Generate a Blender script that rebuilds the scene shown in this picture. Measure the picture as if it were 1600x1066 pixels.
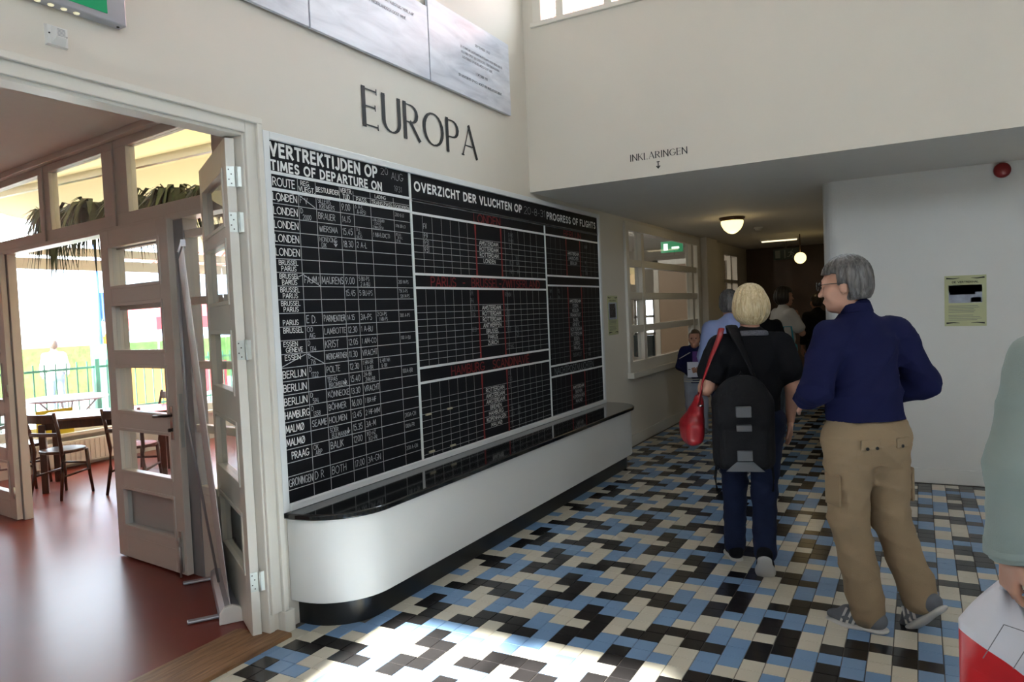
import bpy, bmesh, math, random
import numpy as np
from mathutils import Matrix, Vector
random.seed(7)
for o in list(bpy.data.objects): bpy.data.objects.remove(o, do_unlink=True)
SC = bpy.context.scene
COL = SC.collection
PI = math.pi

# ------------------------------------------------------------------ camera
CAM_POS = Vector((2.972, 0.0, 1.629))
cam_d = bpy.data.cameras.new('camera'); cam = bpy.data.objects.new('camera', cam_d); COL.objects.link(cam)
yaw, pit, rol = .5101, -.0384, -.0438
fwv = Vector((-math.sin(yaw)*math.cos(pit), math.cos(yaw)*math.cos(pit), math.sin(pit)))
r0 = Vector((math.cos(yaw), math.sin(yaw), 0)); u0 = r0.cross(fwv)
rtv = r0*math.cos(rol)+u0*math.sin(rol); upv = rtv.cross(fwv)
cam.matrix_world = Matrix(((rtv.x, upv.x, -fwv.x, CAM_POS.x), (rtv.y, upv.y, -fwv.y, CAM_POS.y), (rtv.z, upv.z, -fwv.z, CAM_POS.z), (0, 0, 0, 1)))
cam_d.sensor_width = 36; cam_d.lens = 1137.5/1600*36; cam_d.clip_start = .05; cam_d.clip_end = 300
SC.camera = cam

# ------------------------------------------------------------------ world, sun, exposure
w = bpy.data.worlds.new('sky'); SC.world = w; w.use_nodes = True
bg = w.node_tree.nodes['Background']; bg.inputs[0].default_value = (.86, .93, 1, 1); bg.inputs[1].default_value = 8.5
sun_d = bpy.data.lights.new('sun', 'SUN'); sun_d.energy = 55; sun_d.angle = math.radians(1.2); sun_d.color = (1, .95, .86)
sun = bpy.data.objects.new('sun', sun_d); COL.objects.link(sun)
sun_dir = Vector((-.10, 1, -.72)).normalized()      # sun from behind the viewer, through the high front windows
sun.rotation_euler = sun_dir.to_track_quat('-Z', 'Y').to_euler(); sun.location = (4, -14, 12)
vs = SC.view_settings; vs.view_transform = 'Standard'; vs.look = 'None'; vs.exposure = 0.36; vs.gamma = 1; vs.use_curve_mapping = False
def portal(loc, size, rot):                                   # marks an opening the daylight comes through
    d = bpy.data.lights.new('daylight_portal', 'AREA'); d.shape = 'RECTANGLE'; d.size, d.size_y = size; d.cycles.is_portal = True
    o = bpy.data.objects.new('daylight_portal', d); COL.objects.link(o); o.location = loc; o.rotation_euler = rot
portal((1.95, -4.05, 4.55), (1.6, 1.3), (PI/2, 0, 0)); portal((5.83, -4.05, 4.55), (2.75, 1.3), (PI/2, 0, 0))     # high front windows, face +y
portal((7.45, -1.05, 4.55), (3.9, 1.3), (PI/2, 0, PI/2))      # side windows, face -x

# ------------------------------------------------------------------ materials
MATS = {}
def mat(name, col, rough=.5, metal=0., var=.0, vscale=8., bump=0., bscale=60., spec=.5, emit=None, estr=0., trans=0., alpha=1., sheen=0., coat=0., sub=0.):
    if name in MATS: return MATS[name]
    m = bpy.data.materials.new(name); m.use_nodes = True; nt = m.node_tree; b = nt.nodes['Principled BSDF']
    c = (*col, 1) if len(col) == 3 else col
    b.inputs['Base Color'].default_value = c; b.inputs['Roughness'].default_value = rough; b.inputs['Metallic'].default_value = metal
    b.inputs['Specular IOR Level'].default_value = spec
    if coat: b.inputs['Coat Weight'].default_value = coat; b.inputs['Coat Roughness'].default_value = .06
    if sheen: b.inputs['Sheen Weight'].default_value = sheen
    if trans: b.inputs['Transmission Weight'].default_value = trans
    if alpha < 1: b.inputs['Alpha'].default_value = alpha
    if emit: b.inputs['Emission Color'].default_value = (*emit, 1); b.inputs['Emission Strength'].default_value = estr
    if var or bump:
        tc = nt.nodes.new('ShaderNodeTexCoord')
        if var:
            n = nt.nodes.new('ShaderNodeTexNoise'); n.inputs['Scale'].default_value = vscale; n.inputs['Detail'].default_value = 5
            nt.links.new(tc.outputs['Object'], n.inputs['Vector'])
            mx = nt.nodes.new('ShaderNodeMix'); mx.data_type = 'RGBA'
            mx.inputs[6].default_value = tuple(min(1, x*(1-var)) for x in c[:3])+(1,); mx.inputs[7].default_value = tuple(min(1, x*(1+var)) for x in c[:3])+(1,)
            nt.links.new(n.outputs['Fac'], mx.inputs[0]); nt.links.new(mx.outputs[2], b.inputs['Base Color'])
        if bump:
            n2 = nt.nodes.new('ShaderNodeTexNoise'); n2.inputs['Scale'].default_value = bscale; n2.inputs['Detail'].default_value = 4
            nt.links.new(tc.outputs['Object'], n2.inputs['Vector'])
            bp = nt.nodes.new('ShaderNodeBump'); bp.inputs['Strength'].default_value = bump; bp.inputs['Distance'].default_value = .01
            nt.links.new(n2.outputs['Fac'], bp.inputs['Height']); nt.links.new(bp.outputs['Normal'], b.inputs['Normal'])
    MATS[name] = m
    return m
def glass_mat(name, tint=(.95, .98, 1), refl=.12):
    if name in MATS: return MATS[name]
    m = bpy.data.materials.new(name); m.use_nodes = True; nt = m.node_tree; nt.nodes.clear()
    out = nt.nodes.new('ShaderNodeOutputMaterial'); mix = nt.nodes.new('ShaderNodeMixShader'); fr = nt.nodes.new('ShaderNodeFresnel'); fr.inputs[0].default_value = 1.45
    t = nt.nodes.new('ShaderNodeBsdfTransparent'); t.inputs[0].default_value = (*tint, 1); g = nt.nodes.new('ShaderNodeBsdfGlossy'); g.inputs['Roughness'].default_value = .02
    ge = nt.nodes.new('ShaderNodeNewGeometry'); iv = nt.nodes.new('ShaderNodeMath'); iv.operation = 'SUBTRACT'; iv.inputs[0].default_value = 1; mu = nt.nodes.new('ShaderNodeMath'); mu.operation = 'MULTIPLY'
    nt.links.new(ge.outputs['Backfacing'], iv.inputs[1]); nt.links.new(fr.outputs[0], mu.inputs[0]); nt.links.new(iv.outputs[0], mu.inputs[1])
    nt.links.new(mu.outputs[0], mix.inputs[0]); nt.links.new(t.outputs[0], mix.inputs[1]); nt.links.new(g.outputs[0], mix.inputs[2]); nt.links.new(mix.outputs[0], out.inputs[0])
    MATS[name] = m; return m
def wood_mat(name, c1, c2, scale=(1, 12, 12), rough=.45, bump=.2):
    if name in MATS: return MATS[name]
    m = bpy.data.materials.new(name); m.use_nodes = True; nt = m.node_tree; b = nt.nodes['Principled BSDF']; b.inputs['Roughness'].default_value = rough
    tc = nt.nodes.new('ShaderNodeTexCoord'); mp = nt.nodes.new('ShaderNodeMapping'); mp.inputs['Scale'].default_value = scale
    n = nt.nodes.new('ShaderNodeTexNoise'); n.inputs['Scale'].default_value = 3; n.inputs['Detail'].default_value = 8; n.inputs['Distortion'].default_value = 1.2
    cr = nt.nodes.new('ShaderNodeValToRGB'); cr.color_ramp.elements[0].position = .3; cr.color_ramp.elements[1].position = .7
    cr.color_ramp.elements[0].color = (*c1, 1); cr.color_ramp.elements[1].color = (*c2, 1)
    bp = nt.nodes.new('ShaderNodeBump'); bp.inputs['Strength'].default_value = bump; bp.inputs['Distance'].default_value = .005
    L = nt.links.new
    L(tc.outputs['Object'], mp.inputs['Vector']); L(mp.outputs[0], n.inputs['Vector']); L(n.outputs['Fac'], cr.inputs[0]); L(cr.outputs[0], b.inputs['Base Color']); L(n.outputs['Fac'], bp.inputs['Height']); L(bp.outputs[0], b.inputs['Normal'])
    MATS[name] = m; return m

# ------------------------------------------------------------------ object helpers
def tag(o, label=None, cat=None, group=None, kind=None):
    if label: o['label'] = label
    if cat: o['category'] = cat
    if group: o['group'] = group
    if kind: o['kind'] = kind
    return o
def struct(o): o['kind'] = 'structure'; return o
def empty(name, loc=(0, 0, 0), rz=0., parent=None):
    o = bpy.data.objects.new(name, None); COL.objects.link(o); o.location = loc; o.rotation_euler = (0, 0, rz); o.empty_display_size = .1
    if parent: o.parent = parent
    return o
def link(name, me, parent=None, loc=None, rz=None):
    o = bpy.data.objects.new(name, me); COL.objects.link(o)
    if parent: o.parent = parent
    if loc is not None: o.location = loc
    if rz is not None: o.rotation_euler = (0, 0, rz)
    return o
class MB:
    """collects simple shapes into one mesh"""
    def __init__(s): s.v = []; s.f = []; s.mi = []; s.mats = []; s.cur = 0; s.sm = []
    def use(s, m):
        if m not in s.mats: s.mats.append(m)
        s.cur = s.mats.index(m); return s
    def add(s, vs, fs, smooth=False):
        n = len(s.v); s.v += [tuple(p) for p in vs]
        for f in fs: s.f.append(tuple(i+n for i in f)); s.mi.append(s.cur); s.sm.append(smooth)
        return s
    def box(s, lo, hi, M=None):
        x0, y0, z0 = lo; x1, y1, z1 = hi
        vs = [(x0, y0, z0), (x1, y0, z0), (x1, y1, z0), (x0, y1, z0), (x0, y0, z1), (x1, y0, z1), (x1, y1, z1), (x0, y1, z1)]
        if M is not None: vs = [M @ Vector(p) for p in vs]
        return s.add(vs, [(0, 3, 2, 1), (4, 5, 6, 7), (0, 1, 5, 4), (1, 2, 6, 5), (2, 3, 7, 6), (3, 0, 4, 7)])
    def bar(s, a, b, w, h, up=(0, 0, 1)):
        a, b = Vector(a), Vector(b); d = (b-a).normalized(); x = d.cross(Vector(up)).normalized(); z = x.cross(d)
        vs = [p+x*sx*w/2+z*sz*h/2 for p in (a, b) for sx, sz in ((-1, -1), (1, -1), (1, 1), (-1, 1))]
        return s.add(vs, [(0, 1, 2, 3), (7, 6, 5, 4), (0, 4, 5, 1), (1, 5, 6, 2), (2, 6, 7, 3), (3, 7, 4, 0)])
    def tube(s, pts, r, n=8, cap=True, flat=1.):
        pts = [Vector(p) for p in pts]; R = r if isinstance(r, (list, tuple)) else [r]*len(pts); base = []
        up = Vector((0, 0, 1))
        for i, p in enumerate(pts):
            d = (pts[min(i+1, len(pts)-1)]-pts[max(i-1, 0)]).normalized()
            x = d.cross(up); x = x.normalized() if x.length > 1e-3 else Vector((1, 0, 0)); z = x.cross(d).normalized()
            base += [p+x*math.cos(2*PI*k/n)*R[i]+z*math.sin(2*PI*k/n)*R[i]*flat for k in range(n)]
        fs = [(i*n+k, i*n+(k+1) % n, (i+1)*n+(k+1) % n, (i+1)*n+k) for i in range(len(pts)-1) for k in range(n)]
        if cap: fs += [tuple(range(n-1, -1, -1)), tuple((len(pts)-1)*n+k for k in range(n))]
        return s.add(base, fs, True)
    def lathe(s, prof, c=(0, 0, 0), n=24, M=None):
        vs = [Vector((r*math.cos(2*PI*k/n), r*math.sin(2*PI*k/n), z)) for r, z in prof for k in range(n)]
        vs = [(M @ p if M is not None else p)+Vector(c) for p in vs]
        fs = [(i*n+k, i*n+(k+1) % n, (i+1)*n+(k+1) % n, (i+1)*n+k) for i in range(len(prof)-1) for k in range(n)]
        fs += [tuple(range(n-1, -1, -1)), tuple((len(prof)-1)*n+k for k in range(n))]
        return s.add(vs, fs, True)
    def prism(s, outline, z0, z1, M=None):
        n = len(outline); vs = [Vector((x, y, z)) for z in (z0, z1) for x, y in outline]
        if M is not None: vs = [M @ p for p in vs]
        return s.add(vs, [tuple(range(n-1, -1, -1)), tuple(range(n, 2*n))]+[(k, (k+1) % n, n+(k+1) % n, n+k) for k in range(n)])
    def mesh(s, name, m=None):
        me = bpy.data.meshes.new(name); me.from_pydata([tuple(p) for p in s.v], [], s.f)
        for q in (s.mats or [m]): me.materials.append(MATS[q] if isinstance(q, str) else q)
        if s.mats: me.polygons.foreach_set('material_index', s.mi)
        me.polygons.foreach_set('use_smooth', s.sm); me.update()
        return me
    def build(s, name, m=None, parent=None, bevel=0., loc=None, rz=None):
        o = link(name, s.mesh(name, m), parent, loc, rz)
        if bevel:
            b = o.modifiers.new('bevel', 'BEVEL'); b.width = bevel; b.segments = 2; b.limit_method = 'ANGLE'; b.angle_limit = .7
        return o
def copy_tree(o, parent=None):
    c = o.copy(); COL.objects.link(c); c.parent = parent
    for ch in list(o.children): copy_tree(ch, c)
    return c
def grid_wall(mb, axis, pos, thick, u0, u1, z0, z1, holes):
    """wall slab at axis=pos..pos+thick spanning u0..u1, z0..z1 with rectangular holes (ua,ub,za,zb)"""
    us = sorted({u0, u1, *[h[0] for h in holes], *[h[1] for h in holes]}); zs = sorted({z0, z1, *[h[2] for h in holes], *[h[3] for h in holes]})
    us = [u for u in us if u0 <= u <= u1]; zs = [z for z in zs if z0 <= z <= z1]
    def hole(uc, zc): return any(h[0] < uc < h[1] and h[2] < zc < h[3] for h in holes)
    for a, b in zip(us, us[1:]):
        run = None
        for c, d in zip(zs, zs[1:]):
            if not hole((a+b)/2, (c+d)/2):
                run = [c, d] if run is None else [run[0], d]
            if hole((a+b)/2, (c+d)/2) or d == zs[-1]:
                if run:
                    if axis == 'x': mb.box((min(pos, pos+thick), a, run[0]), (max(pos, pos+thick), b, run[1]))
                    else: mb.box((a, min(pos, pos+thick), run[0]), (b, max(pos, pos+thick), run[1]))
                run = None
WX = Matrix(((0, 0, 1, 0), (1, 0, 0, 0), (0, 1, 0, 0), (0, 0, 0, 1)))     # local x->+y, y->+z, normal +x : things on the left wall
WY = Matrix(((1, 0, 0, 0), (0, 0, -1, 0), (0, 1, 0, 0), (0, 0, 0, 1)))    # local x->+x, y->+z, normal -y : things on a wall across the hall
# ------------------------------------------------------------------ stroke lettering
def arc(cx, cy, rx, ry, a0, a1, n=9): return [(cx+rx*math.cos(math.radians(a0+(a1-a0)*i/n)), cy+ry*math.sin(math.radians(a0+(a1-a0)*i/n))) for i in range(n+1)]
GL = {
 'A': (.74, [[(0, 0), (.37, 1)], [(.37, 1), (.74, 0)], [(.13, .34), (.61, .34)]]),
 'B': (.58, [[(0, 0), (0, 1)], [(0, 1), (.28, 1)]+arc(.28, .76, .24, .24, 90, -90, 6)+[(0, .52)], [(.28, .52)]+arc(.3, .26, .27, .26, 90, -90, 6)+[(0, 0)]]),
 'C': (.72, [arc(.42, .5, .42, .5, 48, 312, 14)]),
 'D': (.68, [[(0, 0), (0, 1)], [(0, 1), (.2, 1)]+arc(.2, .5, .47, .5, 90, -90, 10)+[(0, 0)]]),
 'E': (.5, [[(0, 0), (0, 1)], [(0, 1), (.48, 1)], [(0, .53), (.42, .53)], [(0, 0), (.5, 0)]]),
 'F': (.48, [[(0, 0), (0, 1)], [(0, 1), (.48, 1)], [(0, .5), (.4, .5)]]),
 'G': (.8, [arc(.42, .5, .42, .5, 48, 345, 14)+[(.8, .42)], [(.8, .42), (.48, .42)]]),
 'H': (.62, [[(0, 0), (0, 1)], [(.62, 0), (.62, 1)], [(0, .5), (.62, .5)]]),
 'I': (.06, [[(.03, 0), (.03, 1)]]),
 'J': (.4, [[(.38, 1), (.38, .24)]+arc(.19, .22, .19, .22, 0, -150, 6)]),
 'K': (.6, [[(0, 0), (0, 1)], [(.56, 1), (.02, .45)], [(.18, .6), (.6, 0)]]),
 'L': (.46, [[(0, 1), (0, 0)], [(0, 0), (.46, 0)]]),
 'M': (.84, [[(0, 0), (.08, 1)], [(.08, 1), (.42, .2)], [(.42, .2), (.76, 1)], [(.76, 1), (.84, 0)]]),
 'N': (.66, [[(0, 0), (0, 1)], [(0, 1), (.66, 0)], [(.66, 0), (.66, 1)]]),
 'O': (.86, [arc(.43, .5, .43, .5, 90, 450, 20)]),
 'P': (.54, [[(0, 0), (0, 1)], [(0, 1), (.26, 1)]+arc(.26, .73, .27, .27, 90, -90, 8)+[(0, .46)]]),
 'Q': (.86, [arc(.43, .5, .43, .5, 90, 450, 20), [(.5, .25), (.85, -.05)]]),
 'R': (.6, [[(0, 0), (0, 1)], [(0, 1), (.26, 1)]+arc(.26, .74, .26, .26, 90, -90, 8)+[(0, .48)], [(.24, .48), (.6, 0)]]),
 'S': (.54, [arc(.28, .75, .25, .25, 35, 270, 9)+arc(.27, .25, .27, .25, 90, -145, 9)]),
 'T': (.6, [[(.3, 0), (.3, 1)], [(0, 1), (.6, 1)]]),
 'U': (.62, [[(0, 1), (0, .32)]+arc(.31, .31, .31, .31, 180, 360, 10)+[(.62, 1)]]),
 'V': (.68, [[(0, 1), (.34, 0)], [(.34, 0), (.68, 1)]]),
 'W': (.98, [[(0, 1), (.25, 0)], [(.25, 0), (.49, .9)], [(.49, .9), (.73, 0)], [(.73, 0), (.98, 1)]]),
 'X': (.62, [[(0, 0), (.62, 1)], [(0, 1), (.62, 0)]]),
 'Y': (.62, [[(0, 1), (.31, .48)], [(.62, 1), (.31, .48)], [(.31, .48), (.31, 0)]]),
 'Z': (.6, [[(.02, 1), (.58, 1)], [(.58, 1), (0, 0)], [(0, 0), (.6, 0)]]),
 '0': (.56, [arc(.28, .5, .28, .5, 90, 450, 14)]), '1': (.2, [[(0, .8), (.16, 1), (.16, 0)]]),
 '2': (.54, [arc(.27, .73, .26, .27, 160, -30, 8)+[(0, 0), (.54, 0)]]),
 '3': (.5, [arc(.22, .76, .24, .24, 140, -80, 8), arc(.22, .27, .28, .27, 85, -140, 8)]),
 '4': (.56, [[(.4, 0), (.4, 1), (0, .3), (.56, .3)]]), '5': (.52, [[(.48, 1), (.08, 1), (.04, .58)]+arc(.23, .32, .28, .32, 105, -140, 8)]),
 '6': (.52, [[(.42, 1), (.06, .45)], arc(.26, .29, .26, .29, 90, 450, 12)]), '7': (.5, [[(0, 1), (.5, 1), (.14, 0)]]),
 '8': (.5, [arc(.25, .76, .22, .24, 90, 450, 10), arc(.25, .27, .25, .27, 90, 450, 10)]),
 '9': (.52, [arc(.26, .71, .26, .29, 90, 450, 12), [(.5, .62), (.14, 0)]]),
 '-': (.36, [[(.03, .45), (.33, .45)]]), '.': (.12, [[(.03, .0), (.07, .06)]]), ':': (.12, [[(.05, .15), (.07, .22)], [(.05, .65), (.07, .72)]]),
 '(': (.22, [arc(.3, .5, .28, .6, 130, 230, 6)]), ')': (.22, [arc(-.08, .5, .28, .6, 50, -50, 6)]), '/': (.4, [[(0, 0), (.4, 1)]]), '"': (.2, [[(.03, 1), (.03, .8)], [(.16, 1), (.16, .8)]]), ',': (.12, [[(.07, .06), (.02, -.12)]]),
}
GL['\u00d8'] = (.86, GL['O'][1]+[[(.1, .05), (.76, .95)]]); GL['\u00d6'] = (.86, GL['O'][1]+[[(.28, 1.14), (.3, 1.2)], [(.56, 1.14), (.58, 1.2)]])
GL['\u00cb'] = (.5, GL['E'][1]+[[(.12, 1.14), (.14, 1.2)], [(.34, 1.14), (.36, 1.2)]])
RIB = [0]
def ribbon(mb, pts, wts, M, z):
    n = len(pts); RIB[0] = (RIB[0]+1) % 9; z = z+RIB[0]*.00009         # overlapping strokes never share a plane
    if n < 2: return
    P = [Vector((p[0], p[1])) for p in pts]; L, Rr = [], []
    closed = (P[0]-P[-1]).length < 1e-6
    for i, p in enumerate(P):
        a = (P[i]-P[i-1]) if i else ((P[0]-P[-2]) if closed else None); b = (P[i+1]-P[i]) if i < n-1 else ((P[1]-P[0]) if closed else None)
        da = a.normalized() if a is not None and a.length > 1e-9 else None; db = b.normalized() if b is not None and b.length > 1e-9 else None
        d = (da or db) if (da is None or db is None) else (da+db)
        if d is None or d.length < 1e-6: d = da or db or Vector((1, 0))
        d = d.normalized(); nv = Vector((-d.y, d.x)); k = 1.
        if da is not None and db is not None: k = 1/max(.5, math.sqrt(max(0, (1+da.dot(db))/2)))
        q = p
        if not closed and i == 0: q = p-d*wts[i]*.4
        if not closed and i == n-1: q = p+d*wts[i]*.4
        L.append(q+nv*wts[i]/2*k); Rr.append(q-nv*wts[i]/2*k)
    vs = [M @ Vector((q.x, q.y, z)) for q in L]+[M @ Vector((q.x, q.y, z)) for q in Rr]
    mb.add(vs, [(n+i, n+i+1, i+1, i) for i in range(n-1)])
def text_w(s, gap=.2): return sum((GL[c][0]+gap) if c != ' ' else .5 for c in s)-gap
thin = .045
def write(mb, s, x, y, h, M, width=None, wt=.1, align='l', z=.001, jit=0., gap=.2, style=None, slant=0.):
    """letters from strokes: x,y = lower left (or centre / right) in the plane of M, h = cap height"""
    s = s.upper() if s.upper() == s or not jit else s.upper()
    tw = text_w(s, gap); k = (width/(tw*h)) if width else 1.
    if align == 'c': x -= tw*h*k/2
    if align == 'r': x -= tw*h*k
    for c in s:
        if c == ' ': x += .5*h*k; continue
        gw, sts = GL[c]
        jy = random.uniform(-jit, jit)*h
        for st in sts:
            pts = [(x+(px+random.uniform(-jit, jit)*.5+py*slant)*h*k, y+jy+(py+random.uniform(-jit, jit)*.5)*h) for px, py in st]
            if style == 'deco':
                ws = []
                for i in range(len(pts)):
                    a = pts[max(i-1, 0)]; b = pts[min(i+1, len(pts)-1)]; dx, dy = b[0]-a[0], b[1]-a[1]; l = math.hypot(dx, dy) or 1
                    v = abs(dy)/l
                    if dx*dy > 0 and abs(dx) > .15*l and len(pts) == 2: v *= .25
                    ws.append(h*(thin+(wt-thin)*v**1.5))
                ribbon(mb, pts, ws, M, z)
                if len(st) == 2 or c in 'U':
                    for (ex, ey) in (pts[0], pts[-1]):
                        if abs(pts[0][1]-pts[-1][1]) > .3*h or c == 'U':
                            if c == 'N' and (ex, ey) == pts[-1] and pts[0][0] != pts[-1][0]: continue
                            if ey < y+.05*h or ey > y+.95*h: ribbon(mb, [(ex-.07*h, ey), (ex+.07*h, ey)], [thin*h]*2, M, z)
                        elif ex > x+.3*h*k and c in 'EL': ribbon(mb, [(ex, ey-.07*h), (ex, ey+.07*h)], [thin*h]*2, M, z)
            else: ribbon(mb, pts, [wt*h]*len(pts), M, z)
        x += (gw+gap)*h*k
# ------------------------------------------------------------------ paints
mat('wall_paint', (.70, .655, .575), .6, var=.03, vscale=3, bump=.08, bscale=220)
mat('wall_paint_white', (.72, .72, .70), .6, var=.03, vscale=3, bump=.25, bscale=120)
mat('ceiling_paint', (.66, .63, .58), .75, var=.03)
mat('trim_paint', (.72, .69, .62), .35, var=.03, vscale=4, bump=.05, bscale=30)
mat('door_paint', (.66, .63, .58), .35, var=.03, vscale=4)
mat('white_frame', (.74, .76, .76), .35, var=.02)
mat('grout', (.10, .085, .075), .8)
mat('tile_black', (.018, .016, .016), .22, var=.25, vscale=3, spec=.5)
mat('tile_blue', (.20, .33, .53), .22, var=.08, vscale=3)
mat('tile_cream', (.62, .58, .48), .22, var=.06, vscale=3)
mat('red_lino', (.20, .036, .024), .30, var=.2, vscale=2.5, spec=.3)
mat('board_black', (.008, .008, .010), .6, var=.3, vscale=2, spec=.15)
mat('letter_white', (.78, .78, .76), .6)
mat('chalk', (.50, .51, .52), .9, var=.5, vscale=30)
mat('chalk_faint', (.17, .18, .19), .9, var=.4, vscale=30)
mat('grid_line', (.42, .43, .43), .8)
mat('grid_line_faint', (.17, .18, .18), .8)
mat('red_paint', (.22, .012, .012), .6)
mat('red_letter', (.16, .010, .010), .7)
mat('counter_white', (.74, .74, .72), .35, var=.02, vscale=5)
mat('gloss_black', (.008, .008, .008), .10, coat=.4)
mat('plinth_black', (.010, .010, .010), .28, var=.3, vscale=5)
mat('ink', (.012, .011, .011), .6)
mat('grey_ink', (.16, .16, .18), .7)
mat('chrome', (.62, .62, .60), .25, metal=1.)
mat('zinc', (.55, .58, .57), .35, metal=.9, var=.1, vscale=20)
mat('grey_metal', (.34, .35, .37), .4, metal=.5)
mat('dark_metal', (.06, .055, .05), .35, metal=.8)
glass_mat('glass'); glass_mat('glass_old', (.90, .92, .90))
wood_mat('threshold_wood', (.16, .075, .03), (.36, .19, .085), (12, 1.2, 12), .5, .5)
wood_mat('chair_wood', (.035, .012, .006), (.085, .028, .014), (10, 10, 1), .3, .1)
mat('dark_wood', (.07, .035, .018), .45, var=.3, vscale=4)

# ------------------------------------------------------------------ the setting : floors
TX, TY, TP = .04, -.053, .1
PAT = ('BCBCCBCCKCKKCKKBKBBKB', 'CCBBCCCKKCCKKKBBKKBBB')      # 42-tile repeat of the black, blue and cream mosaic
def tcol(i, j): k = j//2; return PAT[j-2*k][(i-9*k) % 21]
mb = MB(); mb.box((-.0, -4, -.12), (8, 15, -.004)); floor = struct(mb.build('floor', 'grout'))
tiles = [(i, j) for i in range(0, 79) for j in range(-10, 148)]
def in_room(i, j):
    x, y = TX+TP*(i+.5), TY+TP*(j+.5)
    if x > 2.25 and y > 7.18: return False
    if x < .30 and 2.95 < y < 7.1: return False
    if x < .05 and y < 2.75: return True
    return True
def cpix(x, y, z=0):
    d = Vector((x, y, z))-CAM_POS; dz = d.dot(fwv)
    return (800+1137.5*d.dot(rtv)/dz, 533-1137.5*d.dot(upv)/dz, dz) if dz > .1 else (-1, -1, dz)
vis = []
for (i, j) in tiles:
    if not in_room(i, j): continue
    u, v, dz = cpix(TX+TP*(i+.5), TY+TP*(j+.5))
    if 0 < u < 1600 and 0 < v < 1066: vis.append((dz, i, j))
vis.sort(); near = {(i, j) for _, i, j in vis[:300]}
CM = {'K': 'tile_black', 'B': 'tile_blue', 'C': 'tile_cream'}
G = .0016
tm = {}
for c, m in CM.items():
    a = MB(); e = .0012
    a.add([(G, G, -.004), (TP-G, G, -.004), (TP-G, TP-G, -.004), (G, TP-G, -.004), (G+e, G+e, 0), (TP-G-e, G+e, 0), (TP-G-e, TP-G-e, 0), (G+e, TP-G-e, 0)], [(4, 5, 6, 7), (0, 1, 5, 4), (1, 2, 6, 5), (2, 3, 7, 6), (3, 0, 4, 7)])
    tm[c] = a.mesh('tile_'+CM[c], m)
field = MB()
for (i, j) in tiles:
    if not in_room(i, j): continue
    c = tcol(i, j); x, y = TX+TP*i, TY+TP*j
    if (i, j) in near:
        t = link('tile', tm[c], floor); t.location = (x, y, 0)
    else:
        field.use(CM[c]); e = .0012
        field.add([(x+G+e, y+G+e, 0), (x+TP-G-e, y+G+e, 0), (x+TP-G-e, y+TP-G-e, 0), (x+G+e, y+TP-G-e, 0), (x+G, y+G, -.004), (x+TP-G, y+G, -.004), (x+TP-G, y+TP-G, -.004), (x+G, y+TP-G, -.004)], [(0, 1, 2, 3), (4, 5, 1, 0), (5, 6, 2, 1), (6, 7, 3, 2), (7, 4, 0, 3)])
tf = field.build('tile_field', None, floor); tf['kind'] = 'stuff'
for k in range(4):                                             # narrow cut tiles along the left wall
    pass
mb = MB(); mb.box((-9, -3.4, -.12), (-.0, 8, -.002)); struct(mb.build('floor_cafe', 'red_lino'))
mb = MB(); mb.box((-60, -30, -.5), (-6.2, 60, -.25)); mb.box((-6.2, 8.2, -.5), (60, 60, -.25)); mb.box((-6.2, -60, -.5), (60, -4.3, -.25)); mb.box((-60, -60, -.5), (-6.2, -30, -.25))
mat('paving', (.42, .40, .37), .8, var=.1, vscale=1.); struct(mb.build('ground_outside', 'paving'))

# ------------------------------------------------------------------ walls and ceilings
ZL, YE, HC = 2.684, 5.755, 5.6          # low ceiling, end wall, hall ceiling
mb = MB()
grid_wall(mb, 'x', 0, -.1, -4.2, YE+.22, -.1, HC, [(.72, 2.62, -.1, 2.60)]); grid_wall(mb, 'x', 0, -.1, YE+.22, 15, -.1, ZL+.25, [(8.15, 11.22, .93, 2.56), (13.05, 14.2, 1.0, 2.56)])
struct(mb.build('wall_left', 'wall_paint'))
mb = MB(); grid_wall(mb, 'y', YE, .22, 0, 8, ZL, HC, [(.16, 3.4, 4.13, 5.3)]); we = struct(mb.build('wall_end', 'wall_paint')); we.data.materials.append(MATS['ceiling_paint'])
for p in we.data.polygons:
    if p.normal.z < -.5: p.material_index = 1                       # its underside is painted like the low ceiling
mb = MB(); mb.box((0, YE+.22, ZL), (8.2, 15.2, ZL+.25)); struct(mb.build('ceiling', 'ceiling_paint'))
mb = MB(); mb.box((-.2, -4.2, HC), (8.2, YE+.22, HC+.2)); struct(mb.build('ceiling_hall', 'ceiling_paint'))
# wall across the passage, with a rounded corner into the corridor
out = [(8.2, 7.2)]+[(2.22+.14-.14*math.sin(a), 7.2+.14-.14*math.cos(a)) for a in [PI/2*k/8 for k in range(9)]]+[(2.22, 15.2), (2.6, 15.2), (2.6, 7.6), (8.2, 7.6)]
mb = MB(); mb.prism(out[::-1], -.1, ZL+.02); struct(mb.build('wall_right', 'wall_paint_white', bevel=.0))
o2 = [(8.2, 7.185)]+[(2.22+.14-.155*math.sin(a), 7.34-.155*math.cos(a)) for a in [PI/2*k/8 for k in range(9)]]+[(2.205, 15), (2.25, 15), (2.25, 7.4), (2.4, 7.25), (8.2, 7.25)]
mb = MB(); mb.prism(o2[::-1], 0, .128); struct(mb.build('baseboard_right', 'wall_paint_white', bevel=.004))
mb = MB(); mb.box((0, 7.3, 0), (.018, 15, .13)); struct(mb.build('baseboard_left', 'trim_paint', bevel=.004))
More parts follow.
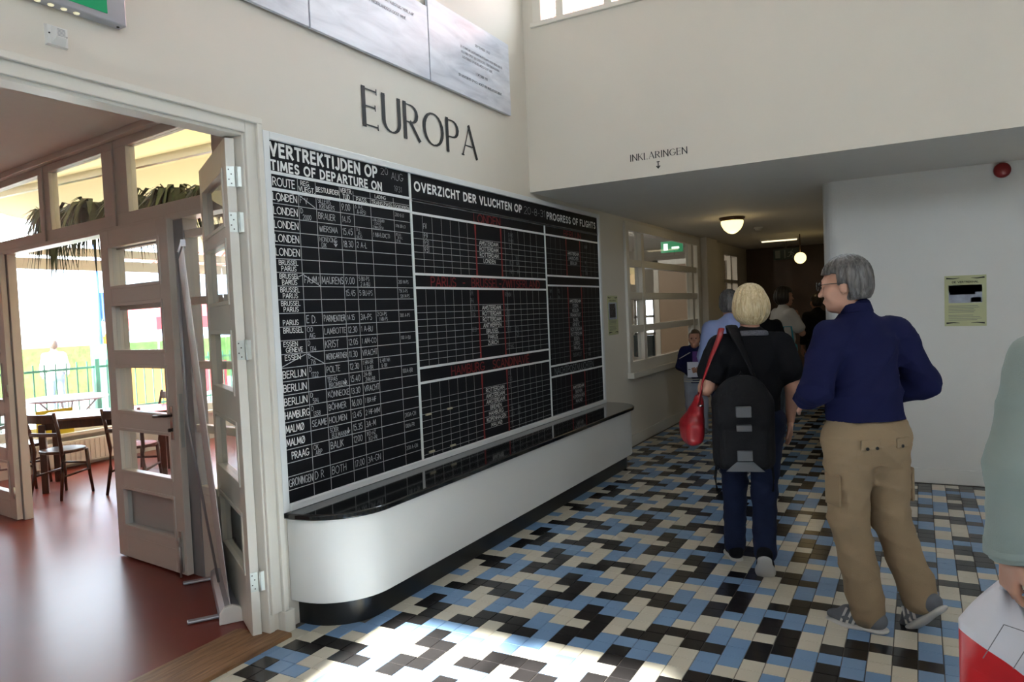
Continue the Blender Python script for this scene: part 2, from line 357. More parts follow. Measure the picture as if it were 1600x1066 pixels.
# entrance front behind the viewer, mostly glass
mb = MB(); grid_wall(mb, 'y', -4, -.2, -.2, 8.2, -.1, HC, [(1.15, 2.75, 3.9, 5.2), (4.45, 7.2, 3.9, 5.2)]); struct(mb.build('wall_front', 'wall_paint'))
mb = MB(); grid_wall(mb, 'x', 7.5, .2, -4.2, 7.2, -.1, HC, [(-3, .9, 3.9, 5.2)]); struct(mb.build('wall_side', 'wall_paint'))
for nm, x0, wd, n in (('window_7', 1.15, 1.6, 2), ('window_9', 4.45, 2.75, 3)):
    fr = struct(empty(nm, (x0, -4, 3.9)))
    for q_ in range(n+1): x = (wd-.06)*q_/n; MB().box((x, -.14, 0), (x+.06, -.06, 1.3)).build('mullion', 'trim_paint', fr)
    for z in (0, .62, 1.24): MB().box((0, -.14, z), (wd, -.06, z+.06)).build('glazing_bar', 'trim_paint', fr)
    MB().box((0, -.105, 0), (wd, -.1, 1.3)).build('pane', 'glass', fr)
fr = struct(empty('window_8', (7.5, -3, 3.9)))
for y in (0, 1.27, 2.55, 3.83): MB().box((.06, y, 0), (.14, y+.07, 1.3)).build('mullion', 'trim_paint', fr)
for z in (0, .62, 1.23): MB().box((.06, 0, z), (.14, 3.9, z+.07)).build('glazing_bar', 'trim_paint', fr)
MB().box((.1, 0, 0), (.105, 3.9, 1.3)).build('pane', 'glass', fr)
# dark panelled end of the corridor
mb = MB(); mb.box((-.2, 15, -.1), (2.7, 15.2, ZL)); struct(mb.build('wall_corridor', 'dark_wood'))
# pier on the left wall of the corridor beyond the office window
mb = MB(); mb.box((0, 11.5, 0), (.10, 12.2, ZL)); struct(mb.build('trim_pier', 'wall_paint', bevel=.01))

# door casing
c = empty('trim_1', (0, 2.62, 0)); struct(c)
def cp(lo, hi, nm='casing'): MB().box((lo[0], lo[1]-2.62, lo[2]), (hi[0], hi[1]-2.62, hi[2])).build(nm, 'trim_paint', c, .004)
cp((-.1, 2.60, .02), (.005, 2.635, 2.60), 'jamb'); cp((.0, 2.61, .115), (.022, 2.705, 2.685)); cp((.022, 2.672, .115), (.042, 2.705, 2.655), 'casing_edge'); cp((.0, 2.665, 0), (.05, 2.735, .115), 'plinth_block')
cp((-.1, .735, 2.585), (.005, 2.60, 2.62), 'head'); cp((.0, .6, 2.60), (.022, 2.61, 2.685), 'head_casing'); cp((.022, .6, 2.655), (.042, 2.705, 2.685), 'head_edge')
cp((-.1, .70, .02), (.005, .735, 2.60), 'jamb'); cp((.0, .62, 0), (.022, .72, 2.685))
th = MB(); th.box((-.22, .74, -.01), (-.07, 2.60, .014)); th.box((-.07, .74, -.01), (.10, 2.66, .022)); th.box((-.25, .74, -.01), (-.22, 2.6, .006))
o = th.build('threshold', 'threshold_wood', bevel=.006); struct(o); o.name = 'trim_2'

# upper window in the end wall
u = struct(empty('window_1', (.16, YE, 4.13)))
def up(lo, hi, nm, m='trim_paint', b=.004): return MB().box((lo[0]-.16, lo[1]-YE, lo[2]-4.13), (hi[0]-.16, hi[1]-YE, hi[2]-4.13)).build(nm, m, u, b)
up((.08, YE-.03, 4.09), (3.5, YE+.12, 4.13), 'sill'); up((.10, YE-.012, 4.13), (.18, YE+.05, 5.3), 'stile')
for x in (.30, .74, 1.25, 1.9, 2.6, 3.3): up((x, YE+.04, 4.13), (x+.07, YE+.1, 5.3), 'mullion')
up((.16, YE+.04, 4.13), (3.4, YE+.10, 4.16), 'bottom_rail'); up((.16, YE+.05, 4.13), (3.4, YE+.056, 5.3), 'pane', 'glass', 0)

# office window in the left wall
q = struct(empty('window_2', (0, 8.15, .8)))
def wp(y0, y1, z0, z1, nm, x0=-.06, x1=.0, m='trim_paint', b=.004): return MB().box((x0, y0-8.15, z0-.8), (x1, y1-8.15, z1-.8)).build(nm, m, q, b)
wp(8.06, 8.16, .99, 2.54, 'casing', -.01, .03); wp(11.2, 11.32, .99, 2.54, 'casing', -.01, .03); wp(8.06, 11.32, 2.54, 2.64, 'casing', -.01, .03)
wp(8.04, 11.34, .80, .87, 'sill', -.02, .08); wp(8.06, 11.32, .87, .99, 'apron', -.03, .028)
for y in (8.655, 10.93): wp(y, y+.10, .95, 2.56, 'mullion', -.08, .01)
for z in (2.12, 1.725, 1.33): wp(8.15, 11.22, z, z+.085, 'glazing_bar', -.075, .005)
for ya, yb in ((8.15, 8.655), (8.755, 10.93), (11.03, 11.22)):
    for za, zb in ((.99, 1.33), (1.415, 1.725), (1.81, 2.12), (2.205, 2.54)): wp(ya, yb, za, zb, 'pane', -.045, -.04, 'glass', 0)
q = struct(empty('window_4', (0, 13.05, 1.0)))
def wp4(y0, y1, z0, z1, nm, m='trim_paint'): MB().box((-.07, y0-13.05, z0-1), (.0, y1-13.05, z1-1)).build(nm, m, q)
for y in (13.05, 13.6, 14.14): wp4(y, y+.06, 1, 2.56, 'mullion')
for z in (1, 1.6, 2.0, 2.5): wp4(13.05, 14.2, z, z+.06, 'glazing_bar')
# ------------------------------------------------------------------ the flight board
BX = .02
board = empty('flight_board', (0, 2.709, .626)); tag(board, 'large black flight board with white lines and chalked departure times on the hall wall', 'board')
def bput(mb, nm, m=None, b=0.):
    o = mb.build(nm, m, board, b); o.matrix_parent_inverse = Matrix.Translation(board.location).inverted(); return o
mb = MB(); mb.box((.001, 2.73, .645), (BX, 7.25, 2.61)); bput(mb, 'panel', 'board_black')
mb = MB()
for lo, hi in (((0, 2.709, .626), (.038, 2.752, 2.632)), ((0, 7.222, .626), (.038, 7.268, 2.632)), ((0, 2.752, 2.592), (.038, 7.222, 2.632)), ((0, 2.752, .626), (.044, 7.222, .664))): mb.box(lo, hi)
bput(mb, 'frame', 'white_frame', .004)
def strip(nm, y0, y1, z0, z1, m='white_frame', x=BX+.006): return bput(MB().box((BX-.002, y0, z0), (x, y1, z1)), nm, m)
strip('divider', 3.955, 3.975, .66, 2.592); strip('divider', 5.955, 5.975, .66, 2.425)
for y0, y1, zs in ((2.752, 3.955, (2.418, 2.330)), (3.975, 5.955, (2.412, 2.325, 1.915, 1.822, 1.278, 1.176)), (5.975, 7.222, (2.412, 2.325, 1.952, 1.862, 1.118, 1.018))):
    for z in zs: strip('rule', y0, y1, z-.003, z+.013)
strip('rule', 3.975, 7.222, 2.410, 2.424)
T2 = BX+.0012
def ln(mb, y0, z0, y1, z1, w=.004): ribbon(mb, [(y0, z0), (y1, z1)], [w, w], WX, T2)
cols = (2.95, 3.085, 3.28, 3.398, 3.555, 3.782); RP = .0728
g = MB()
for y in cols[:3]: ln(g, y, .668, y, 2.415)
ln(g, cols[3], .668, cols[3], 2.40); ln(g, cols[4], .668, cols[4], 2.415); ln(g, cols[5], .668, cols[5], 2.405); ln(g, 3.398, 2.375, 3.955, 2.375, .003)
for k in range(1, 23): ln(g, 2.755, 2.335-RP*k, 3.953, 2.335-RP*k)
bput(g, 'ruled_lines', 'grid_line')
def flight_grid(y0, y1, reds, secs, pitch, m):
    g = MB(); r = MB()
    for za, zb, rows in secs:
        n = int((y1-y0)/pitch+.3)
        for k in range(1, n):
            y = y0+pitch*k
            if reds[0]-.03 < y < reds[1]+.03: continue
            ln(g, y, zb+.004, y, za-.004, .0028)
        z = za-.118
        for k in range(rows+1): ln(g, y0, z-.0462*k, y1, z-.0462*k, .0028)
        kk = rows+1
        while z-.0462*kk > zb+.02:
            for a, b in ((y0, reds[0]), (reds[1], y1)): ln(g, a, z-.0462*kk, b, z-.0462*kk, .0028)
            kk += 1
        for y in reds:
            h = za-zb
            r = MB(); ribbon(r, [(y, za-.006), (y, za-h*.3), (y, za-h*.55), (y, zb+.03), (y, zb+.004)], [.026, .014, .018, .020, .030], WX, T2+.0006); bput(r, 'red_band', 'red_paint')
    bput(g, 'grid_lines', m)
S_M = [(2.325, 1.928, 4), (1.822, 1.291, 7), (1.176, .664, 7)]; S_R = [(2.325, 1.965, 3), (1.862, 1.131, 11), (1.018, .664, 5)]
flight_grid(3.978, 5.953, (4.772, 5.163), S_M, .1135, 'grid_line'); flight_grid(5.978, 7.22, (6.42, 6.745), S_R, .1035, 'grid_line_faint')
def lettering(items, m, nm='lettering', **kw):
    for (s, y, z, h, wd) in items:                          # one part for each word
        g_ = kw.get('gap', .2); k_ = wd/(text_w(s, g_)*h); x_ = y
        for wd_ in s.split(' '):
            if wd_:
                t = MB(); ww_ = text_w(wd_, g_)*h*k_; write(t, wd_, x_, z, h, WX, width=ww_, z=T2+.0008, **kw); bput(t, nm, m); x_ += ww_+g_*h*k_
            x_ += .5*h*k_
lettering([('VERTREKTIJDEN OP', 2.768, 2.515, .062, .86), ('TIMES OF DEPARTURE ON', 2.768, 2.440, .046, .90)], 'letter_white', wt=.25, gap=.36)
lettering([('OVERZICHT DER VLUCHTEN OP', 4.02, 2.486, .056, 1.52), ('PROGRESS OF FLIGHTS', 6.03, 2.478, .056, 1.14)], 'letter_white', wt=.26, gap=.36)
lettering([('20', 3.67, 2.545, .04, .07), ('AUG', 3.775, 2.525, .045, .12), ('1931', 3.80, 2.452, .035, .075), ('20-8-31', 5.585, 2.485, .06, .40)], 'chalk', 'chalk_writing', wt=.05, jit=.05)
lettering([('ROUTE', 2.772, 2.357, .042, .155)], 'letter_white', wt=.13)
lettering([('REG.', 2.972, 2.382, .024, .07), ('VLIEGT.', 2.957, 2.348, .026, .12), ('BESTUURDER', 3.09, 2.362, .026, .185), ('VERTR.', 3.287, 2.382, .025, .10), ('TIJD', 3.305, 2.346, .028, .06), ('PASS.', 3.425, 2.347, .022, .10), ('LADING', 3.60, 2.385, .02, .105), ('TRANS.PASS.', 3.565, 2.346, .021, .21), ('GOEDEREN', 3.79, 2.345, .019, .155)], 'letter_white', wt=.14)
RT = ['LONDEN']*5+['BRUSSEL/PARIJS']*4+['_PARIJS', '^BRUSSEL', 'ESSEN/GENEVE', '^ESSEN']+['BERLIJN']*3+['HAMBURG', 'MALM\u00d8', 'MALM\u00d8', 'PRAAG']
for k, s in enumerate(RT):
    z0 = 2.335-RP*(k+1)
    if '/' in s:
        a, b = s.split('/'); lettering([(a, 2.785, z0+.041, .024, .135 if a == 'BRUSSEL' else .1), (b, 2.80, z0+.009, .024, .105 if b == 'PARIJS' else .12)], 'letter_white', wt=.14)
    elif s[0] in '_^': lettering([(s[1:], 2.79, z0+(.01 if s[0] == '_' else .04), .026, .11 if s != '^BRUSSEL' else .14)], 'letter_white', wt=.14)
    else: lettering([(s, 2.768 if s != 'PRAAG' else 2.80, z0+.018, .037, {'LONDEN': .168, 'BERLIJN': .165, 'HAMBURG': .178, 'PRAAG': .125}.get(s, .13))], 'letter_white', wt=.12)
CH = [  # row, column, text, size ; chalk entries
 (0, 1, 'F V', .034), (0, 2, 'SILLEVIS/KREMERS', .028), (0, 3, '9.00', .036), (0, 4, '6 A-L/A-R(5)', .026), (0, 6, '200 K-LI', .022),
 (1, 1, 'D/2000', .030), (1, 2, 'BRAUER', .034), (1, 3, '14.15', .034), (1, 5, '4 BR-LO(DHB)/1 CH-LO/2 NN-LO(FV)', .016), (1, 6, '170K BR-LO', .018),
 (2, 2, 'WIERSMA', .032), (2, 3, '15.45', .036), (2, 4, '1A-L/1R-L/1AL(S)', .017), (2, 5, '1 NN-LO(CT)', .026), (2, 6, '80 A-L/30 R-L/37 ML', .016),
 (3, 2, 'HONDONG/DIK', .028), (3, 3, '18.30', .036), (3, 4, '2 A-L', .032),
 (6, 1, 'FAJMJ', .036), (6, 2, 'MAURENS', .038), (6, 3, '9.00', .038), (6, 4, '5 BU-PS/2 A-BU', .024), (6, 6, '200 M-PS', .022),
 (7, 3, '15.45', .034), (7, 4, '5 BU-PS', .030), (7, 6, '75K R-PS/52K M-PS', .020),
 (9, 1, 'E D.', .040), (9, 2, 'PARMENTIER', .034), (9, 3, '14.15', .030), (9, 4, '3A-PS', .034), (9, 5, '2 CH-PS/1 NN-PS', .022), (9, 6, '300 A-PS', .022),
 (10, 1, 'OO/AIG', .028), (10, 2, 'LAMBOTTE', .032), (10, 3, '12.30', .034), (10, 4, '1 A-BU', .032),
 (11, 1, 'D/1314', .028), (11, 2, 'KRIST', .040), (11, 3, '12.05', .034), (11, 4, '1 AM-CO', .030), (11, 6, '100 A-BU', .022),
 (12, 1, 'D/716', .028), (12, 2, 'WEINGARTNER', .032), (12, 3, '11.30', .034), (12, 4, 'VRACHT', .034),
 (13, 1, 'D/1722', .028), (13, 2, 'POLTE', .034), (13, 3, '12.30', .034), (13, 4, '1 HN-BR/1 A-BR', .024), (13, 5, '1L-BR NH/1L-BR', .022),
 (14, 2, 'TEPAS/BROMBERG', .026), (14, 3, '15.40', .036), (14, 4, '2A-BR/2HN-BR', .024), (14, 6, '100A-BR', .026),
 (15, 1, 'D/594', .030), (15, 2, 'K\u00d6NNECKE', .032), (15, 3, '13.30', .034), (15, 4, 'VRACHT', .034),
 (16, 1, 'D/1358', .030), (16, 2, 'B\u00d6HMER', .034), (16, 3, '16.00', .036), (16, 4, '1 BX-HF', .028),
 (17, 1, 'SEAME', .034), (17, 2, 'HOLMEN', .034), (17, 3, '13.45', .034), (17, 4, '2 HF-MM', .030),
 (18, 2, 'SOER/BULMANN', .028), (18, 3, '15.35', .036), (18, 4, '3A-M', .034), (18, 6, '200A-CH', .026),
 (19, 1, 'OK/ABP', .028), (19, 2, 'BALIK', .038), (19, 3, '1200', .036), (19, 4, '1KD-HZ/1KD-PR', .024), (19, 6, '100A-PR', .024),
 (21, 0, 'GRONINGEN', .040), (21, 1, 'D R', .040), (21, 2, 'BOTH', .042), (21, 3, '17.00', .036), (21, 4, '3A-GN', .036), (21, 6, '200 A-GN', .024)]
cb = (2.758,)+cols+(3.955,)
for r, cidx, s, h in CH:
    y0, y1 = cb[cidx]+.012, cb[cidx+1]-.008; zt = 2.335-RP*r; parts = s.split('/'); n = len(parts); step = (RP-.008)/n
    t = MB()
    for q_, p in enumerate(parts):
        hh = min(h, step*.8); wmax = y1-y0; wn = text_w(p)*hh*.85
        write(t, p, y0+(.014 if q_ % 2 else 0), zt-.006-step*q_-hh-(step-hh)*.4, hh, WX, width=min(wn, wmax), wt=.085, jit=.05, z=T2+.0008)
    bput(t, 'chalk_writing', 'chalk')
t = MB()                                                    # strokes through cancelled rows, arrows
for a in ((2.80, 2.272, 2.925, 2.33), (2.955, 2.325, 3.075, 2.268), (2.80, 1.83, 2.96, 1.893), (2.96, 1.888, 3.08, 1.83), (2.765, 1.395, 2.94, 1.452), (2.955, 1.452, 3.078, 1.392)): ln(t, *a, .004)
for y, z in ((3.225, 2.06), (3.245, 1.255), (3.25, .965)): ln(t, y, z+.03, y, z, .005); ln(t, y-.012, z+.014, y, z, .005); ln(t, y+.012, z+.014, y, z, .005)
bput(t, 'chalk_writing', 'chalk')
lettering([('LONDEN', 4.76, 2.338, .062, .40), ('PARIJS  -  BRUSSEL-ZWITSERLAND', 4.16, 1.838, .066, 1.66), ('HAMBURG   SCANDINAVI\u00cb', 4.36, 1.198, .062, 1.2), ('BERLIJN', 6.38, 2.338, .058, .40)], 'red_letter', wt=.15)
lettering([('NACHTPOSTVLUCHTEN', 6.06, 1.040, .060, .92)], 'chalk_faint', wt=.12)
NM = (['AMSTERDAM', 'ROTTERDAM', 'ROTTERDAM', 'LONDEN'], ['AMSTERDAM', 'ROTTERDAM', 'ROTTERDAM', 'ANTWERPEN', 'BRUSSEL', 'PARIJS', 'ZURICH'], ['ROTTERDAM', 'AMSTERDAM', 'AMSTERDAM', 'BREMEN', 'HAMBURG', 'KOPENHAGEN', 'MALM\u00d8'])
for (za, zb, n), names in zip(S_M, NM):
    for k, s in enumerate(names):
        wd = min(.30, text_w(s)*.030*1.25); lettering([(s, 4.968-wd/2, za-.118-.0462*(k+1)+.008, .029, wd)], 'letter_white', wt=.13)
NR = (['AMSTERDAM', 'HANNOVER', 'BERLIJN'], ['AMSTERDAM', 'ESSEN', 'KEULEN', 'FRANKFURT', 'BAZEL', 'GENEVE', 'ROTTERDAM', 'ROTTERDAM', 'ESSEN', 'LEIPZIG', 'PRAAG'], ['AMSTERDAM', 'BREMEN', 'KOPENHAGEN', 'MALM\u00d8'])
for (za, zb, n), names in zip(S_R, NR):
    for k, s in enumerate(names):
        wd = min(.27, text_w(s)*.030*1.15); lettering([(s, 6.583-wd/2, za-.118-.0462*(k+1)+.009, .028, wd)], 'chalk' if k else 'letter_white', wt=.13)
lettering([('BUDAPEST', 6.49, 1.175, .035, .2)], 'chalk_faint', 'chalk_writing', wt=.1, jit=.06)
fa = []
for y, z, s in ((4.10, 2.235, 'FV'), (4.10, 2.168, '9.9'), (4.10, 2.12, '9.51'), (4.10, 2.073, '9.51'), (4.66, 1.775, '7H'), (4.66, 1.72, 'PH'), (4.66, 1.66, '13.21'), (4.66, 1.615, '11.16'), (4.66, 1.50, '10.21'),
                (5.29, 2.26, '0-00'), (5.29, 2.215, 'H-HH'), (5.29, 2.165, '11-11'), (5.40, 2.075, '1H'), (5.29, 2.03, '10.27'), (5.40, 2.03, '14M'), (5.29, 1.955, 'FV21'), (5.42, 1.955, 'FF'),
                (5.19, 1.765, 'ROXIM'), (5.19, 1.668, '1.21'), (5.19, 1.62, '14.15'), (5.19, 1.575, '11.07'), (5.19, 1.53, '14.5'), (5.20, 1.48, '10.17'), (5.34, 1.48, '12.5'), (5.34, 1.435, '1721'), (5.20, 1.335, 'OOAIG'),
                (5.19, 1.12, 'D11'), (5.19, 1.07, '1341'), (5.19, 1.025, '12'), (5.20, .82, '251'), (5.32, .82, '1HH'), (5.20, .775, '252'), (5.32, .775, 'HH'), (5.20, .71, '1H'), (5.33, .71, '1CT'),
                (6.86, 2.25, 'HVHF'), (6.86, 2.09, 'H1'), (6.86, 2.03, '24'), (6.86, 1.985, '12M'), (6.2, 1.80, 'ES'), (6.2, 1.74, 'PH'), (6.02, 1.80, 'VH'), (6.02, 1.74, '18'), (6.86, 1.26, 'TA'), (6.86, 1.21, 'HHH'), (6.86, 1.16, '1HM')):
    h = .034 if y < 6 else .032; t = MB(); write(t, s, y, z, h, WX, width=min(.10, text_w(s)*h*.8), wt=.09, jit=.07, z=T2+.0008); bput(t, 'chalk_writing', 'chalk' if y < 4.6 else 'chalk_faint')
mat('tan_clip', (.45, .40, .27), .6)
for y, z in ((4.05, .96), (4.31, .965), (4.07, .70), (4.33, .695)): bput(MB().box((BX, y-.03, z-.006), (BX+.01, y+.03, z+.006)), 'clip', 'tan_clip')

# ------------------------------------------------------------------ counter below the board
def rounded(x1, y0, y1, r, inset=0.):
    x1 -= inset; y0 += inset; y1 -= inset; r -= inset; n = 14
    return [(0, y0)]+[(x1-r+r*math.sin(a), y0+r-r*math.cos(a)) for a in [PI/2*k/n for k in range(n+1)]]+[(x1-r+r*math.cos(a), y1-r+r*math.sin(a)) for a in [PI/2*k/n for k in range(n+1)]]+[(0, y1)]
cn = empty('counter', (0, 2.73, 0)); tag(cn, 'long white counter with rounded ends and glossy black top under the flight board', 'counter')
for nm, ol, z0, z1, m, bv in (('plinth', rounded(.42, 2.735, 7.30, .36, .075), 0, .145, 'plinth_black', 0), ('body', rounded(.42, 2.735, 7.30, .36, .02), .14, .592, 'counter_white', .006), ('worktop', rounded(.435, 2.72, 7.315, .37), .592, .626, 'gloss_black', .008)):
    o = MB().prism([(x+.002, y-2.73) for x, y in ol], z0, z1).build(nm, m, cn, bv)
    for p in o.data.polygons: p.use_smooth = abs(p.normal.z) < .5
    if hasattr(o.data, 'set_sharp_from_angle'): o.data.set_sharp_from_angle(angle=.6)
# ------------------------------------------------------------------ lettering on the walls
t = MB(); write(t, 'EUROPA', 3.56, 2.838, .222, WX, width=1.31, wt=.165, z=.004, style='deco', gap=.24)
tag(t.build('wall_lettering', 'ink'), 'black EUROPA lettering painted on the cream wall above the flight board', 'lettering')
t = MB(); MYE = Matrix.Translation((0, YE, 0)) @ WY
write(t, 'INKLARINGEN', .94, 2.826, .050, MYE, width=.465, wt=.16, z=.003, style='deco', gap=.28)
ribbon(t, [(1.17, 2.792), (1.17, 2.748)], [.008, .008], MYE, .003); ribbon(t, [(1.157, 2.757), (1.17, 2.742), (1.183, 2.757)], [.009, .009, .009], MYE, .003); ribbon(t, [(1.16, 2.792), (1.18, 2.792)], [.006]*2, MYE, .003)
tag(t.build('wall_lettering', 'ink'), 'small black INKLARINGEN lettering with a down arrow above the passage', 'lettering')

# ------------------------------------------------------------------ marble text panels high on the left wall
def marble():
    m = bpy.data.materials.new('marble'); m.use_nodes = True; nt = m.node_tree; b = nt.nodes['Principled BSDF']; b.inputs['Roughness'].default_value = .3
    tc = nt.nodes.new('ShaderNodeTexCoord'); mp = nt.nodes.new('ShaderNodeMapping'); mp.inputs['Rotation'].default_value = (.9, 0, 0); mp.inputs['Scale'].default_value = (1, 1.2, 5)
    n = nt.nodes.new('ShaderNodeTexNoise'); n.inputs['Scale'].default_value = 2.2; n.inputs['Detail'].default_value = 9; n.inputs['Distortion'].default_value = .6
    cr = nt.nodes.new('ShaderNodeValToRGB'); e = cr.color_ramp.elements; e[0].position = .28; e[0].color = (.46, .47, .53, 1); e[1].position = .62; e[1].color = (.70, .71, .77, 1)
    for a, b_ in ((tc.outputs['Object'], mp.inputs['Vector']), (mp.outputs[0], n.inputs['Vector']), (n.outputs['Fac'], cr.inputs[0]), (cr.outputs[0], b.inputs['Base Color'])): nt.links.new(a, b_)
    MATS['marble'] = m
marble()
def panel(y0, y1, ztop, lines, label):
    o = empty('marble_panel', (0, y0, 3.275)); tag(o, label, 'panel', 'marble text panels on the wall')
    MB().box((.012, .004, 0), (.035, y1-y0-.004, ztop-3.275)).build('slab', 'marble', o, .002); MB().box((0, .06, .06), (.012, y1-y0-.06, ztop-3.275-.06)).build('mount', 'grey_metal', o)
    for (s, yc, z, h, wd, m) in lines:
        t = MB(); write(t, s, yc-y0-wd/2, z-3.275, h, WX, width=wd, wt=.15, z=.0358); t.build('lettering', m, o)
panel(2.0, 3.095, 3.78, [], 'pale marble panel without visible text nearest the green exit sign')
panel(3.099, 4.25, 3.78, [('BEELD EN TER SPORTVLIEGTUIG "ADELAAR"', 3.83, 3.66, .018, .52, 'grey_ink'), ('UIT NEDERLANDSCH OOST INDI\u00cb.', 3.80, 3.605, .018, .40, 'grey_ink')], 'pale marble panel with two text lines between the other two panels')
panel(4.254, 5.41, 3.86, [('SEPTEMBER 1930', 4.98, 3.69, .017, .22, 'grey_ink'), ('DE KONINKLIJKE LUCHTVAARTMAATSCHAPPIJ VOOR NEDERLAND EN', 4.97, 3.625, .016, .62, 'grey_ink'), ('KOLONIEN OPENT DEN GEREGELDEN, VEERTIENDAAGSCHEN', 4.95, 3.588, .016, .56, 'grey_ink'), ('LUCHTDIENST OP NEDERLANDSCH OOST INDI\u00cb.', 4.90, 3.551, .016, .44, 'grey_ink'),
       ('1 OKTOBER 1931', 4.95, 3.47, .017, .17, 'ink'), ('DE LUCHTDIENST OP N.O.I. WORDT EEN WEKELIJKSCHE DIENST.', 4.94, 3.405, .017, .64, 'ink')], 'pale marble panel with dates and text lines nearest the corner')

# ------------------------------------------------------------------ exit sign and sounder by the door
mat('sign_green', (.0, .26, .10), .35, emit=(.0, .35, .13), estr=.15); mat('sign_white', (.8, .85, .8), .4, emit=(.8, 1, .85), estr=.8); mat('alu', (.42, .43, .47), .4, metal=.6); mat('led', (.75, .72, .5), .3, emit=(1, .9, .6), estr=.45); mat('plastic_white', (.74, .73, .70), .4)
e = empty('exit_sign', (0, 1.38, 2.915)); tag(e, 'grey boxed green emergency exit sign with a row of lamps above the double door', 'sign')
MB().box((.0, 0, 0), (.055, .60, .30)).build('housing', 'alu', e, .006); MB().box((.055, .03, .03), (.057, .515, .27)).build('face', 'sign_green', e)
t = MB(); M2 = Matrix.Translation((0, .05, .05)) @ WX
ribbon(t, [(.33, .16), (.33, .03)], [.05, .05], M2, .0585); ribbon(t, [(.28, .08), (.33, .02), (.38, .08)], [.035]*3, M2, .0585); t.add([M2 @ Vector(p) for p in ((.02, .0, .0585), (.10, .0, .0585), (.10, .2, .0585), (.02, .2, .0585))], [(0, 1, 2, 3)]); t.build('pictogram', 'sign_white', e)
for k in range(8): MB().lathe([(.010, -.004), (.012, 0), (.010, .002)], (.03, .05+.05*k, -.0005), 12).build('lamp', 'led', e)
MB().lathe([(.006, -.002), (.006, .001)], (.03, .575, -.001), 10).build('screw', 'ink', e)
s = empty('sounder', (0, 1.665, 2.763)); tag(s, 'small white square wall sounder with a slotted front below the exit sign', 'sounder')
mb = MB(); mb.add([(0, 0, 0), (0, .085, 0), (0, .085, .082), (0, 0, .082), (.014, .003, .004), (.014, .082, .004), (.016, .082, .078), (.016, .003, .078)], [(4, 5, 6, 7), (0, 4, 7, 3), (1, 2, 6, 5), (0, 1, 5, 4), (3, 7, 6, 2)])
mb.add([(.015, .016, .006), (.015, .070, .006), (.038, .064, .03), (.038, .026, .03), (.038, .064, .066), (.038, .026, .066), (.016, .068, .076), (.016, .02, .076)], [(0, 1, 2, 3), (3, 2, 4, 5), (5, 4, 6, 7), (1, 6, 4, 2), (0, 3, 5, 7)]); mb.build('case', 'plastic_white', s)
for k in range(6): MB().box((.0375, .03, .036+.005*k), (.039, .06, .0375+.005*k)).build('slot', 'grey_metal', s)
for y in (.010, .076): MB().lathe([(.0035, 0), (.0035, .002)], (0, 0, 0), 8, M=Matrix.Rotation(PI/2, 4, 'Y')).build('screw', 'ink', s, loc=(.0155, y, .045))

# ------------------------------------------------------------------ posters
mat('paper_yellow', (.50, .52, .30), .6, var=.04); mat('photo_grey', (.30, .33, .40), .5, var=.5, vscale=14); mat('photo_dark', (.06, .055, .06), .5, var=.6, vscale=12); mat('photo_sky', (.42, .47, .57), .5, var=.1)
def poster(name, w, h, label, title, M, parts):
    o = empty(name); o.matrix_world = M; tag(o, label, 'poster', None)
    MB().box((0, 0, 0), (w, h, .003)).build('sheet', 'paper_yellow', o); I = Matrix.Identity(4)
    for (x0, y0, x1, y1, m) in parts: MB().box((x0, y0, .003), (x1, y1, .0036)).build('picture', m, o)
    t = MB(); write(t, title, w*.5, h*.855, h*.032, I, width=w*.62, wt=.25, align='c', z=.004); t.build('print', 'ink', o)
    for sx, sy in ((0, 0), (1, 0), (0, 1), (1, 1)):
        cx, cy = (.06+.88*sx)*w, (.06+.89*sy)*h; dx = 1 if sx == 0 else -1; dy = -1 if sy else 1
        t = MB(); ribbon(t, [(cx, cy), (cx+dx*.16*w, cy+dy*.01*h), (cx+dx*.3*w, cy)], [.03*h, .018*h, .006*h], I, .004); t.build('ornament', 'ink', o)
    t = MB()
    for k in range(10):
        if k != 5: ribbon(t, [(w*.1, h*(.40-.031*k)), (w*(.9-.22*random.random()), h*(.40-.031*k))], [h*.008]*2, I, .004)
    t.build('print', 'grey_ink', o)
poster('wall_poster', .30, .425, 'yellow poster with a rounded grey photograph and text on the white passage wall', 'DE VERTREKHAL', Matrix.Translation((3.165, 7.198, 1.355)) @ Matrix.Rotation(.012, 4, 'Y') @ WY, [(.03, .195, .27, .345, 'photo_grey'), (.03, .285, .27, .345, 'photo_sky'), (.04, .265, .22, .290, 'photo_dark'), (.19, .20, .262, .24, 'photo_sky')])
poster('wall_poster', .30, .435, 'dim yellow poster with a dark photograph between flight board and office window', 'INKLARING', Matrix.Translation((.002, 7.48, 1.338)) @ WX, [(.02, .17, .27, .36, 'photo_sky'), (.05, .19, .23, .345, 'photo_dark')])
# ------------------------------------------------------------------ ceiling lamps, detectors, bell
mat('lamp_glass', (.9, .8, .5), .3, emit=(1, .80, .34), estr=1.7); mat('brass_dark', (.10, .05, .025), .4, metal=.7)
def ceil_lamp(x, y, r, label):
    o = empty('ceiling_lamp', (x, y, ZL)); tag(o, label, 'lamp')
    MB().lathe([(r*1.12, 0), (r*1.15, -.012), (r*1.05, -.03), (r*.98, -.045)], (0, 0, 0), 28).build('collar', 'brass_dark', o)
    MB().lathe([(r*.98, -.04), (r*1.0, -.06), (r*.93, -.10), (r*.72, -.15), (r*.42, -.185), (r*.15, -.20), (.004, -.203)], (0, 0, 0), 28).build('shade', 'lamp_glass', o)
    d = bpy.data.lights.new('lamp_bulb', 'POINT'); d.energy = 1.2; d.color = (1, .72, .36); d.shadow_soft_size = .1; l = bpy.data.objects.new('lamp_bulb', d); COL.objects.link(l); l.parent = o; l.location = (0, 0, -.30)
ceil_lamp(.995, 9.2, .135, 'glowing bowl-shaped ceiling lamp with dark collar under the low ceiling')
